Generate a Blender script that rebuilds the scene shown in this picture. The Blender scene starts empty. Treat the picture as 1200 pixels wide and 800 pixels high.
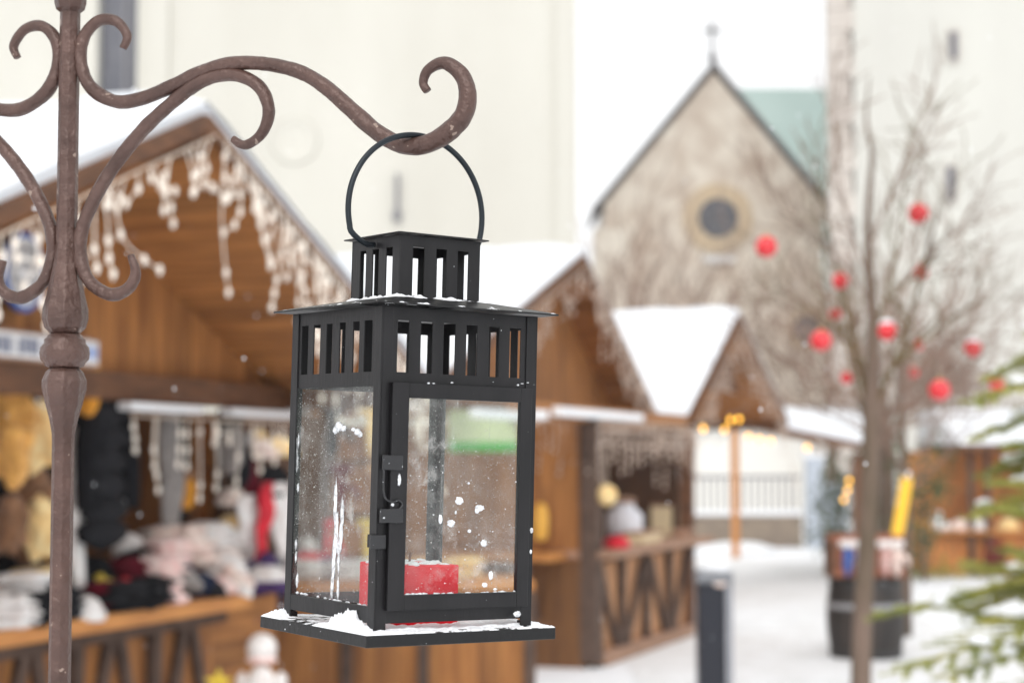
import bpy, bmesh, math, random
from mathutils import Vector, Matrix, Euler, noise
random.seed(7)
R = math.radians
sc = bpy.context.scene
COL = sc.collection

# ------------------------------------------------------------------ camera
F_PX, HOR, EYE = 2140.0, 542.0, 1.6
TH = math.atan((HOR - 400) / F_PX)
CT, ST = math.cos(TH), math.sin(TH)
def ray(px, py):
    a, b = (px - 600) / F_PX, (400 - py) / F_PX
    return Vector((a, CT - b * ST, ST + b * CT))
CAM = Vector((0, 0, EYE))
def P(px, py, Y):
    d = ray(px, py); return CAM + d * (Y / d.y)
def hit(px, py, p0, n):
    d = ray(px, py); return CAM + d * ((p0 - CAM).dot(n) / d.dot(n))
cd = bpy.data.cameras.new('camera'); cam = bpy.data.objects.new('camera', cd); COL.objects.link(cam)
cam.location = CAM; cam.rotation_euler = (R(90) + TH, 0, 0)
cd.sensor_width = 36; cd.lens = 36 * F_PX / 1200; cd.clip_start = .05; cd.clip_end = 2000
cd.dof.use_dof = True; cd.dof.focus_distance = 1.27; cd.dof.aperture_fstop = 7.2
sc.camera = cam

# ------------------------------------------------------------------ mesh helpers
class MB:
    def __init__(s): s.bm = bmesh.new()
    def face(s, pts):
        try: return s.bm.faces.new([s.bm.verts.new(p) for p in pts])
        except ValueError: return None
    def box(s, c, h, rot=None):
        c = Vector(c); M = rot if rot else Matrix.Identity(3)
        v = [s.bm.verts.new(c + M @ Vector((x * h[0], y * h[1], z * h[2]))) for x in (-1, 1) for y in (-1, 1) for z in (-1, 1)]
        for f in ((0, 1, 3, 2), (4, 6, 7, 5), (0, 4, 5, 1), (2, 3, 7, 6), (0, 2, 6, 4), (1, 5, 7, 3)):
            s.bm.faces.new([v[i] for i in f])
        return s
    def bar(s, a, b, w, h, up=(0, 0, 1)):
        a, b = Vector(a), Vector(b); d = (b - a); L = d.length; d.normalize()
        upv = Vector(up)
        if abs(d.dot(upv)) > .98: upv = Vector((0, 1, 0))
        x = d.cross(upv).normalized(); y = x.cross(d)
        M = Matrix((x, d, y)).transposed()
        return s.box((a + b) / 2, (w / 2, L / 2, h / 2), M)
    def tube(s, pts, rad, n=8, cap=True, flat=1.0):
        pts = [Vector(p) for p in pts]
        if not hasattr(rad, '__len__'): rad = [rad] * len(pts)
        rings = []; up = None
        for i, p in enumerate(pts):
            t = (pts[min(i + 1, len(pts) - 1)] - pts[max(i - 1, 0)])
            if t.length < 1e-9: t = Vector((0, 0, 1))
            t.normalize()
            if up is None:
                up = Vector((0, 0, 1)) if abs(t.z) < .9 else Vector((1, 0, 0))
            x = t.cross(up).normalized(); y = x.cross(t); up = y
            rings.append([s.bm.verts.new(p + (x * math.cos(2 * math.pi * k / n) + y * flat * math.sin(2 * math.pi * k / n)) * rad[i]) for k in range(n)])
        for a, b in zip(rings, rings[1:]):
            for k in range(n): s.bm.faces.new([a[k], b[k], b[(k + 1) % n], a[(k + 1) % n]])
        if cap:
            s.bm.faces.new(rings[0]); s.bm.faces.new(rings[-1][::-1])
        return s
    def lathe(s, prof, n=24, at=(0, 0, 0), M=None, ph=0):
        at = Vector(at); rings = []
        for r, z in prof:
            ring = []
            for k in range(n):
                a = 2 * math.pi * k / n + ph
                v = Vector((r * math.cos(a), r * math.sin(a), z))
                if M: v = M @ v
                ring.append(s.bm.verts.new(at + v))
            rings.append(ring)
        for a, b in zip(rings, rings[1:]):
            for k in range(n): s.bm.faces.new([a[k], a[(k + 1) % n], b[(k + 1) % n], b[k]])
        s.bm.faces.new(rings[0][::-1]); s.bm.faces.new(rings[-1])
        return s
    def blob(s, c, r, nz=.25, fr=3, sub=2, seed=0):
        c = Vector(c); m = bmesh.new(); bmesh.ops.create_icosphere(m, subdivisions=sub, radius=1)
        if not hasattr(r, '__len__'): r = (r, r, r)
        vm = {}
        for v in m.verts:
            k = 1 + nz * noise.noise(v.co * fr * .5 + Vector((seed * 3.1, c.x * 7 + seed, c.z * 5)))
            vm[v.index] = s.bm.verts.new(c + Vector((v.co.x * r[0], v.co.y * r[1], v.co.z * r[2])) * k)
        for f in m.faces: s.bm.faces.new([vm[v.index] for v in f.verts])
        m.free(); return s
    def prism(s, poly, vec):            # polygon (list of 3d) extruded along vec
        vec = Vector(vec); a = [s.bm.verts.new(Vector(p)) for p in poly]; b = [s.bm.verts.new(Vector(p) + vec) for p in poly]
        n = len(a); s.bm.faces.new(a[::-1]); s.bm.faces.new(b)
        for i in range(n): s.bm.faces.new([a[i], a[(i + 1) % n], b[(i + 1) % n], b[i]])
        return s
    def grid(s, fn, nu, nv):
        g = [[s.bm.verts.new(Vector(fn(i / nu, j / nv))) for j in range(nv + 1)] for i in range(nu + 1)]
        for i in range(nu):
            for j in range(nv): s.bm.faces.new([g[i][j], g[i + 1][j], g[i + 1][j + 1], g[i][j + 1]])
        return s
    def build(s, name, m, parent=None, smooth=False, bevel=0, solid=0, sub=0, loc=None):
        bmesh.ops.recalc_face_normals(s.bm, faces=s.bm.faces)
        me = bpy.data.meshes.new(name); s.bm.to_mesh(me); s.bm.free()
        o = bpy.data.objects.new(name, me); COL.objects.link(o)
        me.materials.append(m)
        if smooth: me.shade_smooth()
        if parent: o.parent = parent
        if loc: o.location = loc
        if solid:
            md = o.modifiers.new('solid', 'SOLIDIFY'); md.thickness = solid; md.offset = 0
        if bevel:
            md = o.modifiers.new('bevel', 'BEVEL'); md.width = bevel; md.segments = 2; md.limit_method = 'ANGLE'
        if sub:
            md = o.modifiers.new('sub', 'SUBSURF'); md.levels = sub; md.render_levels = sub
        return o
def empty(name, loc=(0, 0, 0), rot=(0, 0, 0)):
    o = bpy.data.objects.new(name, None); COL.objects.link(o); o.location = loc; o.rotation_euler = rot
    o.empty_display_size = .1; return o
def tag(o, label=None, cat=None, group=None, kind=None):
    if label: o['label'] = label
    if cat: o['category'] = cat
    if group: o['group'] = group
    if kind: o['kind'] = kind
    return o
def smooth_path(pts, k=5):
    pts = [Vector(p) for p in pts]; out = []
    n = len(pts)
    for i in range(n - 1):
        p0, p1, p2, p3 = pts[max(i - 1, 0)], pts[i], pts[i + 1], pts[min(i + 2, n - 1)]
        for j in range(k):
            t = j / k
            out.append(.5 * ((2 * p1) + (p2 - p0) * t + (2 * p0 - 5 * p1 + 4 * p2 - p3) * t * t + (3 * p1 - p0 - 3 * p2 + p3) * t ** 3))
    out.append(pts[-1]); return out
def interp(vals, k=5):
    out = []
    for a, b in zip(vals, vals[1:]):
        for j in range(k): out.append(a + (b - a) * j / k)
    return out + [vals[-1]]

# ------------------------------------------------------------------ materials
def mat(name, col, rough=.8, metal=0, spec=.5, var=None, vscale=3, stretch=(1, 1, 1), bump=0, bscale=20, plank=None, emit=None, detail=5, speck=None, coat=0, sheen=0):
    m = bpy.data.materials.new(name); m.use_nodes = True; nt = m.node_tree; N = nt.nodes; L = nt.links
    b = N['Principled BSDF']; b.inputs['Roughness'].default_value = rough; b.inputs['Metallic'].default_value = metal
    b.inputs['Specular IOR Level'].default_value = spec
    b.inputs['Coat Weight'].default_value = coat; b.inputs['Sheen Weight'].default_value = sheen
    b.inputs['Base Color'].default_value = (*col, 1)
    tc = N.new('ShaderNodeTexCoord'); mp = N.new('ShaderNodeMapping'); mp.inputs['Scale'].default_value = stretch
    L.new(tc.outputs['Object'], mp.inputs['Vector'])
    cur = None
    if var:
        nz = N.new('ShaderNodeTexNoise'); nz.inputs['Scale'].default_value = vscale; nz.inputs['Detail'].default_value = detail
        L.new(mp.outputs[0], nz.inputs['Vector'])
        cr = N.new('ShaderNodeValToRGB'); cr.color_ramp.elements[0].position = .32; cr.color_ramp.elements[1].position = .68
        cr.color_ramp.elements[0].color = (*col, 1); cr.color_ramp.elements[1].color = (*var, 1)
        L.new(nz.outputs['Fac'], cr.inputs['Fac']); cur = cr.outputs['Color']
    if plank:                                    # (axis, width, dark factor): gaps between boards
        ax, w, dk = plank
        sx = N.new('ShaderNodeSeparateXYZ'); L.new(tc.outputs['Object'], sx.inputs[0])
        dv = N.new('ShaderNodeMath'); dv.operation = 'DIVIDE'; dv.inputs[1].default_value = w; L.new(sx.outputs[ax], dv.inputs[0])
        fl = N.new('ShaderNodeMath'); fl.operation = 'FLOOR'; L.new(dv.outputs[0], fl.inputs[0])
        wn = N.new('ShaderNodeTexWhiteNoise'); wn.noise_dimensions = '1D'; L.new(fl.outputs[0], wn.inputs['W'])
        fr = N.new('ShaderNodeMath'); fr.operation = 'FRACT'; L.new(dv.outputs[0], fr.inputs[0])
        lt = N.new('ShaderNodeMath'); lt.operation = 'LESS_THAN'; lt.inputs[1].default_value = .05; L.new(fr.outputs[0], lt.inputs[0])
        mr = N.new('ShaderNodeMapRange'); mr.inputs['To Min'].default_value = .72; mr.inputs['To Max'].default_value = 1.15; L.new(wn.outputs['Value'], mr.inputs['Value'])
        ml = N.new('ShaderNodeMath'); ml.operation = 'MULTIPLY'; L.new(lt.outputs[0], ml.inputs[0]); ml.inputs[1].default_value = dk
        sb = N.new('ShaderNodeMath'); sb.operation = 'SUBTRACT'; sb.use_clamp = True; L.new(mr.outputs[0], sb.inputs[0]); L.new(ml.outputs[0], sb.inputs[1])
        mx = N.new('ShaderNodeVectorMath'); mx.operation = 'SCALE'
        if cur: L.new(cur, mx.inputs[0])
        else: mx.inputs[0].default_value = col
        L.new(sb.outputs[0], mx.inputs['Scale']); cur = mx.outputs[0]
    if speck:                                    # (colour, scale, threshold)
        n2 = N.new('ShaderNodeTexNoise'); n2.inputs['Scale'].default_value = speck[1]; n2.inputs['Detail'].default_value = 2
        L.new(tc.outputs['Object'], n2.inputs['Vector'])
        r2 = N.new('ShaderNodeValToRGB'); r2.color_ramp.elements[0].position = speck[2]; r2.color_ramp.elements[1].position = speck[2] + .02
        L.new(n2.outputs['Fac'], r2.inputs['Fac'])
        mm = N.new('ShaderNodeMix'); mm.data_type = 'RGBA'; L.new(r2.outputs['Color'], mm.inputs['Factor'])
        if cur: L.new(cur, mm.inputs['A'])
        else: mm.inputs['A'].default_value = (*col, 1)
        mm.inputs['B'].default_value = (*speck[0], 1); cur = mm.outputs['Result']
    if cur: L.new(cur, b.inputs['Base Color'])
    if bump:
        nb = N.new('ShaderNodeTexNoise'); nb.inputs['Scale'].default_value = bscale; nb.inputs['Detail'].default_value = 6
        L.new(mp.outputs[0], nb.inputs['Vector'])
        bp = N.new('ShaderNodeBump'); bp.inputs['Strength'].default_value = bump; bp.inputs['Distance'].default_value = .1 / bscale * 5
        L.new(nb.outputs['Fac'], bp.inputs['Height']); L.new(bp.outputs[0], b.inputs['Normal'])
    if emit:
        b.inputs['Emission Color'].default_value = (*emit[0], 1); b.inputs['Emission Strength'].default_value = emit[1]
    return m
M = {}
M['snow'] = mat('snow', (.9, .92, .94), .7, spec=.25, bump=.2, bscale=9, var=(.86, .88, .92), vscale=.7)
M['roofsnow'] = mat('roof_snow', (.76, .79, .83), .75, spec=.2, bump=.3, bscale=6, var=(.83, .85, .88), vscale=1.3)
M['snowfine'] = mat('snow_fine', (.9, .92, .95), .6, spec=.3, bump=.5, bscale=700)
M['trod'] = mat('trodden_snow', (.74, .74, .74), .8, bump=.8, bscale=5, var=(.86, .87, .89), vscale=2.6, detail=8)
W1, W2 = (.46, .195, .052), (.24, .088, .022)
M['wood_v'] = mat('plank_upright', W1, .7, var=W2, vscale=4, stretch=(6, 6, .6), plank=(0, .12, .55), bump=.2)
M['wood_slope'] = mat('plank_roof', (.5, .21, .055), .7, var=W2, vscale=4, stretch=(6, .6, 6), plank=(0, .13, .55), bump=.2)
M['wood_h'] = mat('plank_level', W1, .7, var=W2, vscale=4, stretch=(.6, 6, 6), plank=(2, .13, .5), bump=.2)
M['beam'] = mat('dark_beam', (.085, .035, .015), .7, var=(.17, .07, .028), vscale=5, stretch=(1, 1, 4))
M['greybeam'] = mat('weathered_beam', (.06, .036, .026), .8, var=(.12, .075, .055), vscale=5, stretch=(2, 2, 2))
M['top'] = mat('counter_board', (.62, .27, .07), .6, var=(.46, .18, .045), vscale=3, stretch=(1, 6, 6))
M['rim'] = mat('weathered_rim', (.42, .25, .17), .8, var=(.28, .16, .1), vscale=6)
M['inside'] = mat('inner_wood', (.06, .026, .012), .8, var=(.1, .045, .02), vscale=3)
M['bulb'] = mat('frosted_bulb', (.86, .8, .72), .35, emit=((1, .85, .7), .2))
M['bulb2'] = mat('dull_bulb', (.58, .46, .38), .4)
M['cable'] = mat('clear_cable', (.62, .5, .4), .5)
M['warm'] = mat('warm_bulb', (.5, .2, .02), .3, emit=((1, .5, .05), 4))
M['black'] = mat('black_steel', (.0055, .0053, .006), .42, spec=.35, var=(.013, .012, .0135), vscale=45, stretch=(1, 1, .3), bump=.12, bscale=260, speck=((.7, .72, .75), 330, .775))
M['blacktop'] = mat('black_steel_worn', (.007, .007, .0075), .42, spec=.35, bump=.15, bscale=200, speck=((.75, .77, .8), 260, .74))
M['latch'] = mat('latch_steel', (.018, .018, .02), .35, spec=.5, bump=.2, bscale=300, speck=((.6, .62, .65), 400, .7))
M['wire'] = mat('wire_steel', (.02, .026, .032), .4, metal=.5, bump=.1, bscale=300)
M['iron'] = mat('brown_iron', (.07, .036, .028), .38, metal=.25, spec=.6, var=(.12, .066, .053), vscale=30, bump=.75, bscale=85, speck=((.3, .22, .18), 120, .71))
M['red'] = mat('red_wax', (.86, .005, .02), .6, spec=.2, var=(.7, .004, .015), vscale=40, bump=.1, bscale=90)
M['bauble'] = mat('red_bauble', (.72, .015, .025), .22, coat=.6)
M['gold'] = mat('gold_cap', (.6, .42, .15), .35, metal=.8)
M['bark'] = mat('bark', (.2, .14, .11), .9, var=(.1, .075, .045), vscale=7, stretch=(1, 1, .3), bump=.4)
M['moss'] = mat('mossy_twig', (.17, .12, .035), .9, var=(.1, .06, .035), vscale=2)
M['twig'] = mat('twig', (.3, .2, .155), .9, var=(.17, .11, .08), vscale=2)
M['fir'] = mat('fir_needles', (.2, .24, .045), .6, var=(.5, .46, .12), vscale=5)
M['fir2'] = mat('dark_shrub', (.06, .09, .035), .7, var=(.13, .16, .06), vscale=5)

def knit(name, a, b=None):
    br = lambda c: tuple(min(.93, x * 1.35) for x in c) if max(c) > .2 else c
    a = br(a); b = br(b) if b else None
    return mat(name, a, .95, var=b or tuple(x * .6 for x in a), vscale=18, bump=.5, bscale=60, sheen=.3 if max(a) > .2 else 0, spec=.5 if max(a) > .2 else .15)
K = dict(white=knit('knit_white', (.75, .72, .68), (.55, .5, .48)), pink=knit('knit_pink', (.72, .42, .4), (.78, .6, .56)), blush=knit('knit_blush', (.8, .62, .56), (.62, .45, .4)),
         black=knit('knit_black', (.012, .012, .015)), char=knit('knit_charcoal', (.022, .022, .026)), grey=knit('knit_grey', (.25, .23, .22)), navy=knit('knit_navy', (.02, .03, .07)),
         red=knit('knit_red', (.65, .015, .035)), wine=knit('knit_wine', (.16, .01, .025)), tan=knit('fur_tan', (.75, .38, .1), (.35, .16, .04)), cream=knit('fur_cream', (.75, .56, .3), (.6, .36, .12)),
         orange=knit('knit_orange', (.8, .3, .03)), brown=knit('fur_brown', (.24, .12, .06), (.12, .06, .03)), purple=knit('knit_purple', (.09, .05, .16)), yellow=knit('knit_yellow', (.75, .5, .05)))

# ------------------------------------------------------------------ world, sun, haze
w = bpy.data.worlds.new('World'); sc.world = w; w.use_nodes = True
nt = w.node_tree; bg = nt.nodes['Background']
sky = nt.nodes.new('ShaderNodeTexSky'); sky.sky_type = 'NISHITA'; sky.sun_disc = False
SUN_EL, SUN_AZ = 42, 184      # azimuth clockwise from +Y: behind the camera, slightly left
sky.sun_elevation = R(SUN_EL); sky.sun_rotation = R(SUN_AZ); sky.air_density = 1; sky.dust_density = 6; sky.ozone_density = 1
hs = nt.nodes.new('ShaderNodeHueSaturation'); hs.inputs['Saturation'].default_value = .12
mixc = nt.nodes.new('ShaderNodeMix'); mixc.data_type = 'RGBA'; mixc.inputs['Factor'].default_value = .75; mixc.inputs['B'].default_value = (9.5, 9.55, 9.6, 1)
nt.links.new(sky.outputs[0], hs.inputs['Color']); nt.links.new(hs.outputs[0], mixc.inputs['A']); nt.links.new(mixc.outputs['Result'], bg.inputs['Color'])
bg.inputs['Strength'].default_value = .125
sl = bpy.data.lights.new('sun', 'SUN'); sl.energy = .75; sl.angle = R(20); sl.color = (1, .97, .93)
so = bpy.data.objects.new('sun', sl); COL.objects.link(so)
az, el = R(SUN_AZ), R(SUN_EL)
dirv = Vector((math.sin(az) * math.cos(el), math.cos(az) * math.cos(el), math.sin(el)))
so.rotation_euler = dirv.to_track_quat('Z', 'Y').to_euler(); so.location = (0, -5, 20)
vs = sc.view_settings; vs.view_transform = 'Standard'; vs.look = 'None'; vs.gamma = 1; vs.exposure = .24
sc.cycles.use_denoising = True
sc.cycles.max_bounces = 10; sc.cycles.transparent_max_bounces = 24; sc.cycles.volume_bounces = 2

HAZE = True
if HAZE:
    hz = MB().box((0, 60, 29), (95, 90, 30.5))
    hm = bpy.data.materials.new('haze'); hm.use_nodes = True; n = hm.node_tree.nodes; n.remove(n['Principled BSDF'])
    pv = n.new('ShaderNodeVolumePrincipled'); pv.inputs['Color'].default_value = (.97, .98, 1, 1); pv.inputs['Density'].default_value = .0006; pv.inputs['Anisotropy'].default_value = 0
    hm.node_tree.links.new(pv.outputs[0], n['Material Output'].inputs['Volume'])
    tag(hz.build('haze', hm), kind='stuff')

# ------------------------------------------------------------------ ground
def ground_fn(u, v):
    x, y = -90 + 180 * u, -20 + 165 * v
    return (x, y, 0)
g = MB(); g.grid(ground_fn, 4, 4)
tag(g.build('ground', M['snow']), kind='structure')
p = MB(); p.grid(lambda u, v: (.5 + 3.2 * u + (1.2 * v) + .15 * math.sin(v * 9), 4 + 26 * v, .006), 6, 20)
tag(p.build('path', M['trod']), kind='structure')

# ------------------------------------------------------------------ tower at left, church, tower at right
PLA = mat('cream_plaster', (.65, .635, .575), .9, var=(.56, .54, .48), vscale=.3, bump=.05, bscale=2, stretch=(1, 1, .25), detail=8)
PLB = mat('pale_plaster', (.64, .635, .585), .9, var=(.565, .555, .515), vscale=.4, bump=.1, bscale=2, stretch=(1, 1, .25), detail=8)
STONE = mat('rubble_stone', (.88, .82, .73), .9, var=(.58, .48, .4), vscale=1.1, bump=.08, bscale=3, detail=8)
QUOIN = mat('grey_stone', (.62, .57, .52), .9, var=(.5, .45, .41), vscale=.8)
DARKG = mat('dark_glass', (.09, .095, .12), .25, var=(.16, .16, .18), vscale=1)
TRIM = mat('tan_stone', (.68, .54, .37), .9, var=(.58, .47, .35), vscale=1)
COPPER = mat('copper_green', (.46, .58, .55), .6, var=(.4, .52, .49), vscale=.4)
SLATE = mat('slate_edge', (.2, .195, .21), .7)

def Q(px, py, Y): return P(px, py, Y)
tw = empty('church_tower', (-8, 45, 0)); tag(tw, 'huge cream plastered tower wall with a dark window, behind the left stalls', 'tower')
def rel(o, p): return Vector(p) - o.location
x1 = P(676, 300, 45).x
b = MB()
wl, wr = P(113, 100, 45).x, P(160, 100, 45).x; wz = P(130, 140, 45).z
X0 = -22
# wall built round the window opening
b.box(rel(tw, ((X0 + wl) / 2, 49, 20)), ((wl - X0) / 2, 4, 20))
b.box(rel(tw, ((wr + x1) / 2, 49, 20)), ((x1 - wr) / 2, 4, 20))
b.box(rel(tw, ((wl + wr) / 2, 49, wz / 2)), ((wr - wl) / 2, 4, wz / 2))
b.box(rel(tw, ((wl + wr) / 2, 49, (40 + wz + 6) / 2)), ((wr - wl) / 2, 4, (40 - wz - 6) / 2))
b.build('wall', PLA, tw)
wn = MB().box(rel(tw, ((wl + wr) / 2, 45.5, wz + 3)), ((wr - wl) / 2, .05, 3)).build('window', DARKG, tw)
MB().box(rel(tw, ((wl + wr) / 2 + .12, 45.42, wz + 3)), (.05, .04, 3)).build('mullion', SLATE, wn)
MB().box(rel(tw, ((wl + wr) / 2, 44.9, wz - .12)), ((wr - wl) / 2 + .1, .2, .1)).build('sill', PLA, tw)
b = MB()
for pxa, pxb in ((172, 200), (652, 676)):
    a, c = P(pxa, 0, 45).x, P(pxb, 0, 45).x - .02
    b.box(rel(tw, ((a + c) / 2, 44.93, 20)), ((c - a) / 2, .07, 19.9))
b.build('pilaster', PLA, tw)
c = P(345, 165, 45)
b = MB().lathe([(.0, 0), (.42, .005), (.5, .05), (.58, .05), (.62, 0)], 32, rel(tw, c + Vector((0, .002, 0))), Euler((R(90), 0, 0)).to_matrix())
b.build('round_relief', PLA, tw, smooth=True)
a0, a1 = P(466, 205, 45), P(466, 258, 45)
an = MB().bar(rel(tw, (a0.x, 44.9, a0.z)), rel(tw, (a0.x, 44.9, a1.z)), .1, .1)
an.blob(rel(tw, (a0.x, 44.86, a1.z + .1)), (.12, .1, .17)); an.build('iron_anchor', SLATE, tw)

ch = empty('stone_church', (6.7, 60, 0)); tag(ch, 'old rubble stone church gable with round window, behind the bare tree', 'church')
Yc = 60
ap, le, re = P(836, 78, Yc), P(703, 238, Yc), P(969, 238, Yc)
b = MB(); re.z = le.z
b.prism([rel(ch, q) for q in ((le.x + .15, Yc, 0), (re.x - .15, Yc, 0), (re.x - .15, Yc, re.z), (ap.x, Yc, ap.z - .15), (le.x + .15, Yc, le.z))], (0, 5, 0))
wall = b.build('wall', STONE, ch)
# roof slabs
rf = MB()
for e in (le, re):
    sgn = 1 if e is re else -1
    lo = Vector((e.x + sgn * .25, Yc - .25, e.z - .3)); hi = Vector((ap.x, Yc - .25, ap.z + .02))
    rf.prism([rel(ch, lo), rel(ch, hi), rel(ch, hi + Vector((0, 0, .13))), rel(ch, lo + Vector((0, 0, .13)))], (0, 5.4, 0))
rf.build('roof', SLATE, ch)
# snow lying on the right slope's foot, cross, nave roof behind
cr = MB(); top = P(838, 20, Yc)
cr.bar(rel(ch, (ap.x, Yc + .3, ap.z)), rel(ch, (ap.x, Yc + .3, top.z)), .1, .1); zc = P(838, 34, Yc).z
cr.bar(rel(ch, (ap.x - .35, Yc + .3, zc)), rel(ch, (ap.x + .35, Yc + .3, zc)), .1, .1); cr.blob(rel(ch, (ap.x, Yc + .3, ap.z + .35)), .16)
cr.build('cross', SLATE, ch)
n0, n1 = P(850, 104, 75), P(1150, 104, 75)
nr = MB().prism([rel(ch, (n0.x - 1, 75, n0.z)), rel(ch, (n0.x - 1, 68, n0.z - 9)), rel(ch, (n0.x - 1, 75, n0.z - 9))], (n1.x - n0.x + 6, 0, 0))
nr.build('nave_roof', COPPER, ch)
nw = MB().box(rel(ch, ((n0.x + n1.x) / 2 + 1, 78, (n0.z - 9) / 2)), ((n1.x - n0.x) / 2 + 2, 9, (n0.z - 9) / 2 - .01)).build('nave_wall', STONE, ch)
def round_window(px, py, r_in, r_out, arched=False):
    c = P(px, py, Yc); Mx = Euler((R(90), 0, 0)).to_matrix(); k = Yc / F_PX
    f = MB(); f.lathe([(r_in * k, 0), (r_in * k, .05), (r_in * k * 1.02, .16), (r_out * k, .12), (r_out * k, 0)], 36, rel(ch, c), Mx)
    fo = f.build('window', TRIM, ch, smooth=False)
    g = MB().lathe([(r_in * k * .99, .0), (r_in * k * .99, .17)], 36, rel(ch, c), Mx).build('pane', DARKG, fo)
    t = MB()
    for a in range(4):
        d = Vector((math.cos(a * math.pi / 4), 0, math.sin(a * math.pi / 4))) * r_in * k
        cc = rel(ch, c) + Vector((0, -.19, 0)); t.bar(cc - d, cc + d, .05, .05, (0, 1, 0))
    t.build('tracery', SLATE, fo)
round_window(841, 256, 23, 41)
round_window(946, 386, 17, 24)
sp = P(842, 304, Yc); MB().box(rel(ch, (sp.x, Yc - .12, sp.z)), (.5, .12, .09)).build('snowy_sill', M['snowfine'], ch)
bt = P(692, 270, Yc); MB().box(rel(ch, (le.x + .3, Yc - .6, (le.z - 1) / 2)), (.55, .55, (le.z - 1) / 2)).build('buttress', STONE, ch)

rt = empty('pale_tower', (P(971, 200, 48).x, 48, 0), (0, 0, R(-9.6))); tag(rt, 'pale plastered tower with stone edge and narrow slits, behind the bare tree at the right', 'tower')
xl = P(971, 200, 48).x; xq = P(1001, 200, 48).x
MB().box(rel(rt, (xq + 12, 53, 19)), (12, 5, 19)).build('wall', PLB, rt)
b = MB(); z = 0; k = 0
while z < 36:
    h = .62; wq = (xq - xl) * (1.0 if k % 2 else .8)
    b.box(rel(rt, (xl + wq / 2, 52.9, z + h / 2)), (wq / 2, 5, h / 2 - .012)); z += h; k += 1
b.box(rel(rt, ((xl + xq) / 2 + .1, 53, 18)), ((xq - xl) / 2 - .14, 4.9, 18))
b.build('quoins', QUOIN, rt)
for (px, ya, yb) in ((1113, 45, 75), (1110, 200, 238)):
    a, c = P(px, ya, 48), P(px, yb, 48)
    f = MB().box(rel(rt, (a.x, 47.96, (a.z + c.z) / 2)), (.16, .06, (a.z - c.z) / 2 + .08)).build('window', QUOIN, rt)
    MB().box(rel(rt, (a.x, 47.88, (a.z + c.z) / 2)), (.09, .04, (a.z - c.z) / 2)).build('pane', DARKG, f)

# ------------------------------------------------------------------ trees
def grow(mb, p, d, L, r, depth, spread=.55, nb=4, gnarl=.12, tips=None, upw=.15, n=5, rmin=.002, nodes=None):
    pts = [Vector(p)]; seg = 5; dd = Vector(d).normalized(); rads = [r]
    for i in range(seg):
        dd = (dd + Vector((random.gauss(0, gnarl), random.gauss(0, gnarl), random.gauss(0, gnarl) + upw * .2))).normalized()
        pts.append(pts[-1] + dd * L / seg); rads.append(max(rmin, r * (1 - .62 * (i + 1) / seg)))
    mb.tube(pts, rads, n, cap=False)
    if nodes is not None: nodes.extend(pts[2:])
    if depth == 0:
        if tips is not None: tips.append(pts[-1])
        return
    for k in range(nb):
        t = .25 + .75 * (k + random.random() * .8) / nb; i = min(seg - 1, int(t * seg))
        q = pts[i].lerp(pts[i + 1], t * seg - i) if i + 1 <= seg else pts[-1]
        a = Vector((random.gauss(0, 1), random.gauss(0, 1), random.gauss(0, .6))); a = (a - a.dot(dd) * dd).normalized()
        nd = (dd * (1 - spread) + a * spread + Vector((0, 0, upw))).normalized()
        grow(mb, q, nd, L * random.uniform(.5, .75), max(rmin, rads[i] * .6), depth - 1, spread, nb, gnarl * 1.1, tips, upw, max(3, n - 1), rmin, nodes)

# the decorated tree
YT = 10.5
tree = empty('bare_tree', (P(1010, 800, YT).x, YT, 0)); tag(tree, 'bare young deciduous tree hung with red baubles, in front of the barrel', 'tree')
T = lambda px, py, dy=0: rel(tree, P(px, py, YT + dy))
b = MB()
tp = [(0, 0, 0), T(1009, 800), T(1012, 700), T(1018, 600), T(1021, 500), T(1023, 430), T(1022, 360), T(1017, 290), T(1018, 230), T(1022, 180), T(1015, 140), T(1019, 90)]
b.tube(smooth_path(tp, 3), interp([.075, .06, .054, .052, .05, .042, .032, .024, .018, .013, .009, .004], 3), 10)
b.build('trunk', M['bark'], tree, smooth=True)
limbs = [((1021, 500), (985, 330), (955, 200), .03), ((1023, 480), (1065, 380), (1105, 220), .03), ((1020, 520), (1000, 440), (985, 380), .024), ((1022, 455), (1080, 400), (1150, 350), .022),
         ((1022, 440), (975, 380), (915, 340), .02), ((1021, 400), (1050, 300), (1066, 160), .02), ((1018, 330), (990, 240), (975, 130), .016), ((1021, 505), (1075, 465), (1125, 440), .022),
         ((1018, 290), (1050, 210), (1090, 120), .014), ((1021, 470), (950, 440), (890, 400), .018), ((1022, 380), (1085, 300), (1145, 260), .015), ((1018, 350), (960, 280), (905, 240), .014),
         ((1022, 520), (1085, 480), (1170, 430), .016), ((1020, 510), (960, 480), (900, 465), .014)]
tips = []
for i, (a, m_, e, r) in enumerate(limbs):
    random.seed(i + 20); b = MB(); dz = random.uniform(-.5, .5)
    pts = smooth_path([T(*a), T(*m_, dz * .5), T(*e, dz)], 6); rad = [r * .45 * (1 - .8 * j / (len(pts) - 1)) + .002 for j in range(len(pts))]
    b.tube(pts, rad, 6)
    for j in range(3, len(pts), 1):
        for q in range(1):
            dd = (pts[min(j + 1, len(pts) - 1)] - pts[j - 1]).normalized(); s = Vector((random.gauss(0, 1), random.gauss(0, 1), random.gauss(0, 1))).normalized()
            grow(b, pts[j], dd * .5 + s * .6 + Vector((0, 0, .2)), random.uniform(.25, .5), rad[j] * .5 + .001, 1, nb=3, tips=tips, n=4, rmin=.003)
    b.build('limb', M['moss'] if i < 6 else M['twig'], tree, smooth=True)

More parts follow.
